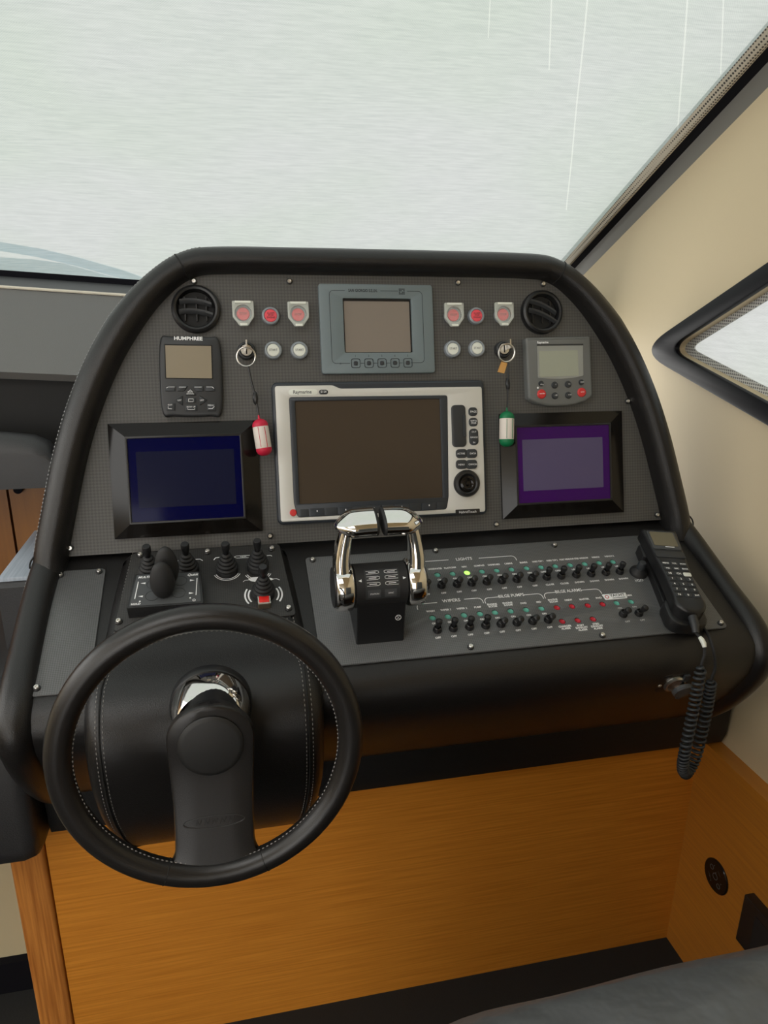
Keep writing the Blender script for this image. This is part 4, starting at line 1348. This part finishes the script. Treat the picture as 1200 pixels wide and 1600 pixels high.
bel = [(0.0150, 0.0), (0.0150, 0.0075), (0.0138, 0.0085)]
r_, z_ = 0.0150, 0.0085
for i in range(5):
    r2 = r_ - 0.0021
    bel += [(r_, z_), (r_ + .0004, z_ + .0018), (r_ - .0006, z_ + .0034), (r2 - .0010, z_ + .0042)]
    r_, z_ = r2, z_ + .0052
bel += [(0.0042, z_ + .001)]
bell_me = MB().lathe(bel, 26, cap1=False).mesh('bellows', blk_matt, sharp=60)
cap_me = MB().lathe([(0.0036, z_ - .001), (0.0040, z_ + .003), (0.0050, z_ + .006), (0.0056, z_ + .010), (0.0056, z_ + .0165), (0.0048, z_ + .0178), (0.0, z_ + .0178)], 18).mesh('cap', blk)
def jstick(px, py, label, tilt=0, s=1.0):
    a = jp(px, py)
    o = thing('bellows_joystick', label, 'joystick', FJ @ T(V((a.x, a.y, .0022))), 'bellows joysticks on the pod')
    place('bellows', bell_me, o, Matrix.Scale(s, 4))
    place('cap', cap_me, o, Ry(R(tilt)) @ Matrix.Scale(s, 4))
jstick(236, 899, 'leftmost bellows joystick behind the thruster box')
jstick(294, 895, 'bellows joystick behind the right corner of the thruster box')
jstick(355, 894, 'bellows joystick standing alone in the middle of the plate')
jstick(403, 889, 'bellows joystick at the back right of the plate')
jstick(412, 930, 'nearest bellows joystick just behind the red square button')
a = jp(413, 946)
t = thing('square_button', 'red square push button in front of the nearest joystick', 'button', FJ @ T(V((a.x, a.y, .0022))))
MB().prism(rrect(0, 0, .0165, .0150, .0015), 0, .0085, .0006).build('base', brown_btn, t)
MB().flat2d([rrect(0, 0, .0165, .0150, .0015), rrect(0, 0, .0130, .0115, .001)], .0085, .0105, .0004).build('rim', guard_clear, t)
MB().prism(rrect(0, 0, .0130, .0115, .0015), .0085, .0112, .0008).build('cap', red_square, t)

# thruster control box with a double grip
HB = 0.020
q = [jp(*p, HB) for p in ((211, 898), (314, 893.5), (318.5, 943), (197.5, 951.5))]
ctr = sum(q, V((0, 0))) / 4
t = thing('thruster_control', 'black thruster control box with a thick twin lobed grip', 'controller', FJ @ T(V((ctr.x, ctr.y, .0022))))
ql = [p - ctr for p in q]
MB().prism(rpoly(ql, .002), 0, HB - .001, .0008).build('housing', blk, t)
ql2 = [p * .93 for p in ql]
MB().prism(rpoly(ql2, .002), HB - .001, HB, .0004).build('face_plate', face_grey, t)
def tl(px, py): return tuple(jp(px, py, HB + .001) - ctr)
b = MB()
zz = HB + .0003
def zp(x, y): return tl(190 + x / 7.5, 840 + y / 7.5)
b.ribbon([zp(198, 525), zp(155, 728)], .0011, zz); b.ribbon([zp(885, 482), zp(873, 682)], .0011, zz)
for tri in (((225, 545), (285, 533), (280, 553)), ((195, 698), (253, 687), (248, 708)), ((858, 508), (802, 499), (802, 522)), ((848, 658), (790, 649), (788, 672))):
    p = [zp(*k) for k in tri]
    b.add([(x, y, zz) for x, y in p], [(0, 1, 2)])
x, y = zp(262, 474); b.text('MULTI', .0050, x, y, zz, bold=.00015, shear=.2)
x, y = zp(832, 444); b.text('Quick', .0056, x, y, zz, bold=.0002, shear=.3)
x, y = zp(168, 788); b.text('HOLD', .0042, x, y, zz, bold=.0001)
for px, py, r_ in ((215, 757, .0012), (805, 715, .0012)):
    x, y = zp(px, py); b.flat2d([circ(x, y, r_, 10)], zz - .0001, zz)
x, y = zp(850, 740); b.flat2d([circ(x, y, .0020, 14), circ(x, y, .0014, 14)], zz - .0001, zz)
b.build('printed_lettering', white_ink, t, kind='stuff')
b = MB()
for px, py in ((375, 555), (360, 690), (690, 515), (670, 655)):
    x, y = zp(px, py); b.flat2d([circ(x, y, .0085, 24), circ(x, y, .0080, 24)], zz - .0001, zz)
b.build('printed_rings', blk, t, kind='stuff')
gx, gy = zp(500, 620)
def lobe(cx, cy, hgt, wdt, dep, nm):
    """upright rounded grip: egg outline leaning back"""
    rs = []
    for k in range(17):
        f = .04 + .955 * k / 16
        z = HB - .002 + hgt * f
        e_ = max(.02, math.sin(PI * f)) ** .42
        w_ = wdt * e_ * (1.06 - .20 * f)
        d_ = dep * e_ * (1.15 - .35 * f)
        cy_ = cy + 0.012 * f
        rs.append([V((cx + w_ * math.cos(2 * PI * j / 24), cy_ + d_ * math.sin(2 * PI * j / 24), z)) for j in range(24)])
    MB().rings(rs).build(nm, blk_matt, t, sharp=60)
lobe(gx + .000, gy - .010, .050, .0160, .0115, 'grip_lobe')
lobe(gx + .005, gy + .011, .056, .0155, .0105, 'grip_lobe')

# ================================================================== THROTTLE
U0 = -0.042
FT = FS @ T(V((U0, 0, 0.003)))
thr = thing('throttle_control', 'twin lever throttle control with chrome levers on a black pedestal', 'throttle', FT)
w = 0.0315
tb = lambda s: -s
# pedestal in (forward, up) profile extruded across
def xprof(pts, x0, x1, ch=0.0):
    b = MB()
    def rr(x, d):
        c = sum((V(p) for p in pts), V((0, 0))) / len(pts)
        return [V((x, *(V(p) + (c - V(p)).normalized() * d))) for p in pts]
    rs = [rr(x0, ch), rr(x0 + ch, 0), rr(x1 - ch, 0), rr(x1, ch)] if ch else [rr(x0, 0), rr(x1, 0)]
    return b.rings(rs)
HC_S, HC_H, HR = 0.145, 0.064, 0.0285
ped = [V((-0.189, 0)), V((-0.172, 0.058)), V((-0.118, 0.058)), V((-0.104, 0))]
xprof(ped, -w, w, .0015).build('pedestal', blk, thr)
barrel = [V((-HC_S + HR * math.cos(R(a)), HC_H + HR * math.sin(R(a)))) for a in range(0, 360, 10)]
head = xprof(barrel, -w - .002, w + .002, .001).build('head', blk_matt, thr)
# control face wraps the upper front of the head
def hp_(x, a, r=HR + .0006): return V((x, -HC_S + r * math.cos(R(a)), HC_H + r * math.sin(R(a))))
def facepatch(x0, x1, a0, a1, r, n=8):
    return [[hp_(x0 + (x1 - x0) * j / 4, a0 + (a1 - a0) * i / n, r) for j in range(5)] for i in range(n + 1)]
fa = facepatch(-.022, .022, 92, 172, HR + .0006)
MB().grid(fa).build('control_face', body_dark, head)
for x0, x1 in ((-.0195, -.003), (.002, .0175)):
    MB().grid(facepatch(x0, x1, 146, 166, HR + .0016)).build('face_key', face_grey, head)
b = MB()
for i, a in enumerate((102, 117, 132)):
    for sx in (-1, 1):
        p = [hp_(sx * .020, a - 4.0), hp_(sx * .006, a - 4.0), hp_(sx * .0035, a - 2.5), hp_(sx * .0035, a + 2.0), hp_(sx * .006, a + 4.0), hp_(sx * .020, a + 4.0)]
        p = [q + (q - V((q.x, -HC_S, HC_H))).normalized() * .0005 for q in p]
        b.sweep(p, .00028, 4)
        p = [hp_(sx * .017, a, HR + .0011), hp_(sx * .0075, a, HR + .0011)]
        b.sweep(p, .0005, 4)
for sx in (-1, 1):
    q = [hp_(sx * .0265, 118, HR + .0005), hp_(sx * .0265, 125, HR + .0005), hp_(sx * .0305, 121.5, HR + .0005)]
    b.add(q, [(0, 1, 2)])
b.build('printed_symbols', white_ink, head, kind='stuff')
MB().text('STATION', .0030, 0, 0, 0, sx=.9, m=frame(hp_(-.011, 156, HR + .0019), V((1, 0, 0)), V((0, -math.sin(R(156)), math.cos(R(156)))) * -1, V((0, math.cos(R(156)), math.sin(R(156)))))).text('SYNC', .0030, 0, 0, 0, sx=.9, m=frame(hp_(.010, 156, HR + .0019), V((1, 0, 0)), V((0, -math.sin(R(156)), math.cos(R(156)))) * -1, V((0, math.cos(R(156)), math.sin(R(156)))))).build('printed_lettering', white_ink, head)
em = FT.inverted() @ FT
emf = frame(V((.022, -.1790, .036)), V((1, 0, 0)), V((0, .293, 1)).normalized(), V((0, -1, .293)).normalized())
MB().flat2d([circ(0, 0, .0040, 18), circ(0, 0, .0034, 18)], .0008, .0012, m=emf).ribbon([(-.0022, .0022), (0, .0005), (.0022, .0022)], .0006, .001, m=emf).ribbon([(-.0022, -.0022), (0, -.0005), (.0022, -.0022)], .0006, .001, m=emf).build('printed_emblem', white_ink, thr, kind='stuff')
for sx in (-1, 1):
    lv = MB()
    hub = [V((-HC_S + .0315 * math.cos(R(a)), HC_H + .0315 * math.sin(R(a)))) for a in range(0, 360, 9)]
    x0, x1 = (sx * .0345, sx * .0580)
    xa_, xb_ = min(x0, x1), max(x0, x1)
    l_ = xprof(hub, xa_, xb_, .003).build('lever_hub', chrome, thr, sharp=50)
    MB().rings([[V((sx * .0581, -HC_S + r * math.cos(R(a)), HC_H + r * math.sin(R(a)))) for a in range(0, 360, 15)] for r in (.0265,)] + [[V((sx * .0595, -HC_S + .0255 * math.cos(R(a)), HC_H + .0255 * math.sin(R(a)))) for a in range(0, 360, 15)]]).build('hub_cap', blk, l_)
    # arm: from the hub up and forward to the grip
    pth = catmull([V((sx * .0480, -HC_S + .004, HC_H + .018)), V((sx * .0485, -HC_S + .014, HC_H + .036)), V((sx * .0455, -HC_S + .024, HC_H + .055)), V((sx * .0415, -HC_S + .031, HC_H + .072))], 5)
    rs = []
    for i, p in enumerate(pth):
        f = i / (len(pth) - 1)
        wx, wy = .0116 - .0030 * f, .0165 - .004 * f
        nx_ = [V((p.x + wx * math.copysign(abs(math.cos(2 * PI * j / 20)) ** .7, math.cos(2 * PI * j / 20)), p.y + wy * math.copysign(abs(math.sin(2 * PI * j / 20)) ** .7, math.sin(2 * PI * j / 20)), p.z - .35 * wy * math.sin(2 * PI * j / 20))) for j in range(20)]
        rs.append(nx_)
    MB().rings(rs).build('lever_arm', chrome, thr, sharp=50)
    # grip: horizontal teardrop pointing inwards
    rs = []
    gx0, gx1 = sx * .0560, sx * .0065
    gc = V((0, -HC_S + .033, HC_H + .079))
    for i in range(15):
        f = i / 14
        k = math.sin(PI / 2 * min(1, .06 + f * 1.9)) ** .75
        rx, rz = .0215 * k, .0122 * k
        x = gx0 + (gx1 - gx0) * f
        lift = -.004 * (1 - f) ** 2
        rs.append([V((x, gc.y + rx * math.copysign(abs(math.cos(2 * PI * j / 28)) ** .8, math.cos(2 * PI * j / 28)), gc.z + lift + rz * math.copysign(abs(math.sin(2 * PI * j / 28)) ** .8, math.sin(2 * PI * j / 28)))) for j in range(28)])
    g = MB().rings(rs).build('lever_grip', chrome, thr, sharp=50)
    e0 = rs[-1]
    rs2 = [[V((e0[j].x + (-sx) * dx, gc.y + (e0[j].y - gc.y) * k, gc.z + (e0[j].z - gc.z) * k)) for j in range(28)] for dx, k in ((0, 1.01), (.002, 1.0), (.0036, .9))]
    MB().rings(rs2).build('grip_end', blk_matt, g, sharp=50)

# ================================================================== PHONE HANDSET in its cradle
a, c = shf(1026, 832, .035), shf(1083, 962, .035)
ax = (a - c)
ang = math.atan2(ax.y, ax.x) - PI / 2
mid = (a + c) / 2
LN = ax.length
FH = FS @ T(V((mid.x, mid.y, .003))) @ Rz(ang)
crd = thing('phone_cradle', 'black plastic cradle holding the phone handset on the switch plate', 'cradle', FH)
hl = LN / 2
MB().prism(rrect(-.001, -.006, .042, LN * .80, .016), 0, .012, .003).build('base', blk, crd)
MB().prism(rrect(0, hl - .030, .060, .030, .005), .004, .021, .004).build('upper_jaw', blk, crd)
MB().prism(rrect(0, -hl + .018, .056, .052, .018), 0.002, .021, .004).build('lower_cup', blk, crd)
ph = thing('phone_handset', 'black corded phone handset with an olive screen and rows of keys', 'phone', FH)
def hs(y):     # half width along the handset
    f = (y + hl) / (2 * hl)
    return .0235 + .0045 * max(0, (f - .55) / .45) - .002 * math.sin(PI * min(1, f / .6))
out = [V((hs(y), y)) for y in [(-hl + .016) + (2 * hl - .020) * k / 10 for k in range(11)]]
outl = out + [V((.020, hl)), V((-.020, hl))] + [V((-p.x, p.y)) for p in reversed(out)] + [V((-.014, -hl + .003)), V((0, -hl - .001)), V((.014, -hl + .003))]
MB().prism([V((p.x, p.y)) for p in catmull([V((*p, 0)) for p in outl], 3, True)], .021, .040, .005, 3).build('body', blk, ph)
MB().prism(rrect(0, hl - .027, .044, .040, .004), .039, .0412, .0008).build('screen_bezel', face_grey, ph)
MB().flat2d([rrect(0, hl - .025, .037, .030, .002)], .0410, .0417).build('screen', scr_phone, ph)
MB().prism(rrect(0, hl - .058, .045, .013, .002), .039, .0412, .0006).build('brand_strip', body_dark, ph)
kw = .0128
ky0 = hl - .077
kp = (ky0 + hl - .020) / 7.0
key_me = MB().prism(rrect(0, 0, .0115, kp * .72, .002), .0385, .0408, .0006).mesh('key', key_dark)
key_w = MB().prism(rrect(0, 0, .0115, kp * .72, .002), .0385, .0408, .0006).mesh('key', white_pl)
lab = [['MENU', 'VOL', 'SCAN'], ['SQL', 'DSC', 'BACK'], ['HI', 'CH', ''], ['1', '2', '3'], ['4', '5', '6'], ['7', '8', '9'], ['16', '0', 'ENT']]
b = MB()
for i in range(7):
    for j in range(3):
        x, y = (j - 1) * kw, ky0 - i * kp
        place('key', key_w if (i, j) == (2, 2) else key_me, ph, T(V((x, y, 0))))
        if lab[i][j]:
            b.text(lab[i][j], .0048 if len(lab[i][j]) < 3 else .0034, x, y, .0411, bold=.0001)
b.ribbon([(-.003, hl - .0425), (.011, hl - .0425)], .0018, .0419)
b.build('printed_lettering', white_ink, ph, kind='stuff')
MB().sweep([V((0, -hl + .004, .030)), V((0, -hl - .012, .027)), V((0.0, -hl - .022, .022))], [.0065, .0058, .0045], 14).build('cord_boot', body_dark, ph)

# coiled cord
cord = thing('coiled_cord', 'coiled black phone cord hanging in a loop down the console front', 'cord', T(V((0.43, -0.26, -0.3))))
e0 = FH @ V((0, -hl - .020, .022))
cl = [e0, ony(1099, 1004, -.245), ony(1101, 1022, -.252), ony(1096, 1040, -.254), ony(1088, 1085, -.258), ony(1079, 1130, -.262), ony(1070, 1175, -.262), ony(1067, 1200, -.256), ony(1073, 1208, -.246), ony(1086, 1185, -.240), ony(1098, 1140, -.238), ony(1107, 1095, -.238), ony(1112, 1062, -.240), ony(1118, 1042, -.240), ony(1115, 1015, -.236), ony(1108, 995, -.222), ony(1100, 982, -.200)]
cl = catmull(cl, 24)
def tangent(i): return (cl[min(i + 1, len(cl) - 1)] - cl[max(i - 1, 0)]).normalized()
path, acc = [], 0.0
i0, i1 = 24 * 3, 24 * 12
for i in range(len(cl)):
    if i0 <= i <= i1:
        break
    path.append(cl[i])
straight1 = list(path)
hel = []
N_ = 2600
ref = V((0, 1, 0))
for k in range(N_):
    f = i0 + (i1 - i0) * k / (N_ - 1)
    i = min(int(f), len(cl) - 2)
    p = cl[i].lerp(cl[i + 1], f - i)
    t_ = tangent(i).lerp(tangent(i + 1), f - i).normalized()
    n1 = (ref - t_ * ref.dot(t_)).normalized()
    n2 = t_.cross(n1)
    s_ = f / 24
    ph_ = 2 * PI * (k / N_ * 52)
    rr = .0062 * min(1, k / 60, (N_ - k) / 60)
    hel.append(p + n1 * rr * math.cos(ph_) + n2 * rr * math.sin(ph_))
MB().sweep(straight1, .0021, 8).build('straight_lead', blk_matt, cord, I4)
MB().sweep(hel, .0021, 6).build('coil', key_dark, cord, I4, sharp=80)
MB().sweep(cl[i1:], .0024, 8).build('straight_lead', blk_matt, cord, I4)
MB().sweep([cl[12], cl[18], cl[26], cl[34]], [.0026, .0034, .0034, .0026], 10).build('ferrule', white_pl, cord, I4)

# socket on the console front
F0 = V((0, -0.229, -0.140)); F1 = V((0, -0.209, -0.188))
fv = (F0 - F1).normalized()
fn = V((0, -fv.z, fv.y))
if fn.y > 0: fn = -fn
so = hit(1052, 1066, F0, fn)
FK = frame(so, V((1, 0, 0)), fv, fn)
t = thing('power_socket', 'black power socket with a hanging rubber cap on the console front', 'socket', FK)
MB().prism(rrect(0, 0, .052, .040, .012), -.006, .002, .001).build('plate', blk, t)
MB().lathe([(.016, .0), (.016, .004), (.0135, .006), (.0115, .006), (.0115, .001), (0, .001)], 26).build('rim', steel, t)
MB().lathe([(.0105, .001), (.0105, .0035), (0, .004)], 20).build('contact', mat('bronze_contact', (.30, .19, .14), .4, metal=.6), t)
cp = MB().lathe([(.0150, .006), (.0150, .010), (.0135, .012), (0, .0125)], 26, m=T(V((.012, -.006, .002))) @ Rx(R(8))).build('rubber_cap', face_grey, t)
MB().box(.008, .016, .008, .020, .003, .0065).build('cap_strap', key_dark, cp)
MB().box(.009, .015, -.027, -.020, .008, .0105).build('cap_tab', key_dark, cp)
place('screw', scr_h, t, T(V((-.022, -.001, -.001))) @ Matrix.Scale(.8, 4))

# ================================================================== STEERING WHEEL
EL = R(4.5)
axis = V((0, -math.cos(EL), math.sin(EL)))
wup = V((0, math.sin(EL), math.cos(EL)))
wc = V((-0.2530, -0.380, -0.0705))
FWH = frame(wc, V((1, 0, 0)), wup, axis) @ Rz(R(-.8))
sw = thing('steering_wheel', 'black leather steering wheel with one broad downward spoke', 'steering wheel', FWH)
RW, RT = 0.1375, 0.0128
rim = MB().sweep([V((RW * math.cos(q), RW * math.sin(q), 0)) for q in [2 * PI * k / 96 for k in range(96)]], RT, 18, True, flat=1.0).build('rim', wheel_leather, sw, sharp=80)
dashes([V(((RW - RT - .0002) * math.cos(q), (RW - RT - .0002) * math.sin(q), .002)) for q in [2 * PI * k / 200 for k in range(201)]], .0046, .0032, .0008, V((0, 0, 1))).build('stitching', stitch_dark, rim, kind='stuff')
for q in (PI * 1.5 - .36, PI * 1.5 + .36):
    MB().sweep([V(((RW + (RT + .0001) * math.cos(k)) * math.cos(q), (RW + (RT + .0001) * math.cos(k)) * math.sin(q), (RT + .0001) * math.sin(k))) for k in [2 * PI * j / 20 for j in range(20)]], .0004, 5, True).build('seam', blk_deep, rim)
# spoke: rounded hub end, straight sides, flaring into the rim; dished
HWD = .0425
rows = []
ys = []
DISH = -0.012
def spz(y): return DISH + (0.006 - DISH) * max(0, min(1, (-y - .02) / (RW - .02))) ** 1.5
pts = []
for k in range(13):
    a_ = PI - PI * k / 12
    pts.append((HWD * math.cos(a_), .004 + HWD * 0.86 * math.sin(a_)))
yy = [0.0, -.02, -.04, -.06, -.08, -.095, -.105, -.112, -.118, -.124, -.130]
fl = [0, -.001, -.002, -.003, -.0035, -.0035, -.0035, -.003, -.001, .003, .009]
right = [(HWD + f, y) for y, f in zip(yy, fl)]
left = [(-HWD - f, y) for y, f in zip(yy, fl)]
outl = [V((x, y)) for x, y in pts + right + list(reversed(left))]
b = MB()
n_ = len(outl)
def ring_s(ins, dz, top=True):
    c = V((0, -.05))
    return [V((p.x * (1 - ins / HWD), p.y - (ins if p.y > 0.01 else 0), spz(p.y) + dz)) for p in outl]
# strips across: build as rows from top to bottom for a curved plate
rowsT = []
def half_at(y):
    if y > .004:
        return HWD * math.sqrt(max(0, 1 - ((y - .004) / (HWD * .86)) ** 2))
    for i in range(len(yy) - 1):
        if yy[i + 1] <= y <= yy[i]:
            f = (yy[i] - y) / (yy[i] - yy[i + 1])
            return HWD + fl[i] + (fl[i + 1] - fl[i]) * f
    return HWD
ysamp = [.004 + HWD * .86 * math.sin(R(a)) for a in (89, 80, 70, 58, 45, 32, 20, 10, 0)] + [-.01 - .01 * k for k in range(8)] + [-.088, -.095, -.102, -.108, -.114, -.119, -.124, -.130]
rs = []
for y in ysamp:
    h_ = max(.0015, half_at(y))
    zt_ = spz(y)
    edge = min(.004, h_ * .5)
    ring_ = []
    for x, z in ((-h_, -.010), (-h_, -.004), (-h_ + edge * .3, -.001), (-h_ + edge, 0), (-h_ * .4, .0004), (h_ * .4, .0004), (h_ - edge, 0), (h_ - edge * .3, -.001), (h_, -.004), (h_, -.010), (h_ * .4, -.012), (-h_ * .4, -.012)):
        ring_.append(V((x, y, zt_ + z)))
    rs.append(ring_)
spoke = MB().rings(rs).build('spoke', wheel_leather, sw, sharp=40)
MB().lathe([(.0320, DISH - .002), (.0320, DISH + .0022), (.0308, DISH + .0036), (.027, DISH + .0046), (0, DISH + .0050)], 40, m=T(V((0, -.0015, 0)))).build('centre_pad', mat('pad_rubber', (.014, .0138, .0138), .5), sw)
# embossed oval on the spoke
b = MB()
ov = [V((.030 * math.cos(q), -.082 + .0062 * math.sin(q), 0)) for q in [2 * PI * k / 36 for k in range(36)]]
b.sweep([V((p.x, p.y, spz(p.y) + .0003)) for p in ov], .0006, 6, True)
b.build('embossed_oval', wheel_leather, spoke)
b = MB()
for k in range(5):
    b.sweep([V((-.018 + .008 * k + dx_, -.082 + dy_, spz(-.082 + dy_) + .0003)) for dx_, dy_ in ((0, -.003), (.0015, .003), (.004, -.002), (.0055, .003))], .0005, 5)
b.build('embossed_lettering', wheel_leather, spoke, kind='stuff')
# column: hub stem and chrome collar on the pod
MB().lathe([(.029, -.105), (.029, -.040), (.0370, -.036), (.0385, -.026), (.037, -.020)], 36, m=T(V((0, -.001, 0)))).build('hub_stem', blk, sw)
col_ = MB().lathe([(.0428, -.128), (.0428, -.112), (.0405, -.098), (.0370, -.083), (.0350, -.080), (.030, -.090)], 44, cap1=False, m=T(V((-.002, -.0095, .012)))).build('chrome_collar', chrome, sw, sharp=60)
MB().lathe([(.0450, -.130), (.0450, -.118), (.0440, -.116), (.0405, -.116)], 40, cap1=False, m=T(V((-.002, -.0095, .012)))).build('collar_gasket', blk, sw)

# ================================================================== ON THE OAK SIDE LINING
pc = onx(1120, 1369, XS)
FD = frame(pc, V((0, -1, 0)), V((0, 0, 1)), V((-1, 0, 0)))
t = thing('round_remote_panel', 'round black remote panel with small symbols set in the oak side', 'panel', FD)
MB().lathe([(.0300, 0), (.0300, .002), (.0285, .0032), (.0, .0034)], 40).build('disc', blk_gloss, t)
b = MB()
for x, y, r_ in ((0, 0, .0060), (-.011, .011, .0045), (.011, -.011, .0045)):
    b.flat2d([circ(x, y, r_, 20), circ(x, y, r_ - .0007, 20)], .0034, .0037)
for x, y in ((.0, .008), (-.006, .018), (.016, -.002), (-.012, -.010), (-.008, -.016)):
    b.flat2d([circ(x, y, .0009, 8)], .0034, .0037)
b.ribbon([(.004, .016), (.012, .010)], .0006, .0037); b.ribbon([(-.016, -.004), (-.008, -.014)], .0006, .0037)
b.build('printed_symbols', grey_auto, t, kind='stuff')
q0 = onx(1163, 1397, XS - .018); q1 = onx(1146, 1462, XS - .018)
t = thing('wall_box', 'flat black box fixed low on the oak side beside the seat', 'box', T(V((XS, q0.y - .1, q1.z))))
zt2, zb2, yf2 = q0.z, q1.z, q0.y
MB().prism(rrect(XS - .009, yf2 - .14, .018, .28, .002), zb2, zt2, .0015).build('box_body', blk, t, I4)
MB().box(XS - .0188, XS - .018, yf2 - .26, yf2 - .03, zb2 + .012, zt2 - .014).build('front_cover', blk_matt, t, I4)

# ================================================================== SEAT in the foreground
st_ = thing('helm_chair', 'creased dark grey leather seat edge in the foreground', 'seat', T(V((0.12, -0.78, FLOOR))))
rows = []
NX, NA = 40, 28
for i in range(NX + 1):
    f = i / NX
    x = -0.26 + 0.80 * f
    edge = min(1, math.sin(PI * min(.5, f * 1.6 + .02)) if f < .3 else 1) ** .5
    edge = min(edge, (math.sin(PI / 2 * min(1, (1 - f) * 8 + .05))) ** .5)
    y_c, z_c = -0.74, -0.246 + 0.03 * (f - .55)
    ry, rz = .165 * edge, .085 * edge
    ring_ = []
    for j in range(NA):
        a_ = 2 * PI * j / NA
        ca, sa = math.cos(a_), math.sin(a_)
        ring_.append(V((x, y_c + ry * math.copysign(abs(ca) ** .62, ca), z_c + rz * math.copysign(abs(sa) ** .62, sa) + .0016 * math.sin(31 * x + 9 * a_) * (sa > 0))))
    rows.append(ring_)
MB().rings(rows).build('cushion', seat_leather, st_, I4, sharp=80)
MB().prism(rrect(.17, -.83, .72, .42, .03), FLOOR, -.285, .01).build('unseen_seat_base', leather_soft, st_, I4)  # unseen, added to block light low on the right
MB().prism(rrect(.25, -1.06, .60, .11, .05), -.30, .30, .04, 3).build('unseen_backrest', seat_leather, st_, I4)  # unseen, added to keep rear light off the lower right
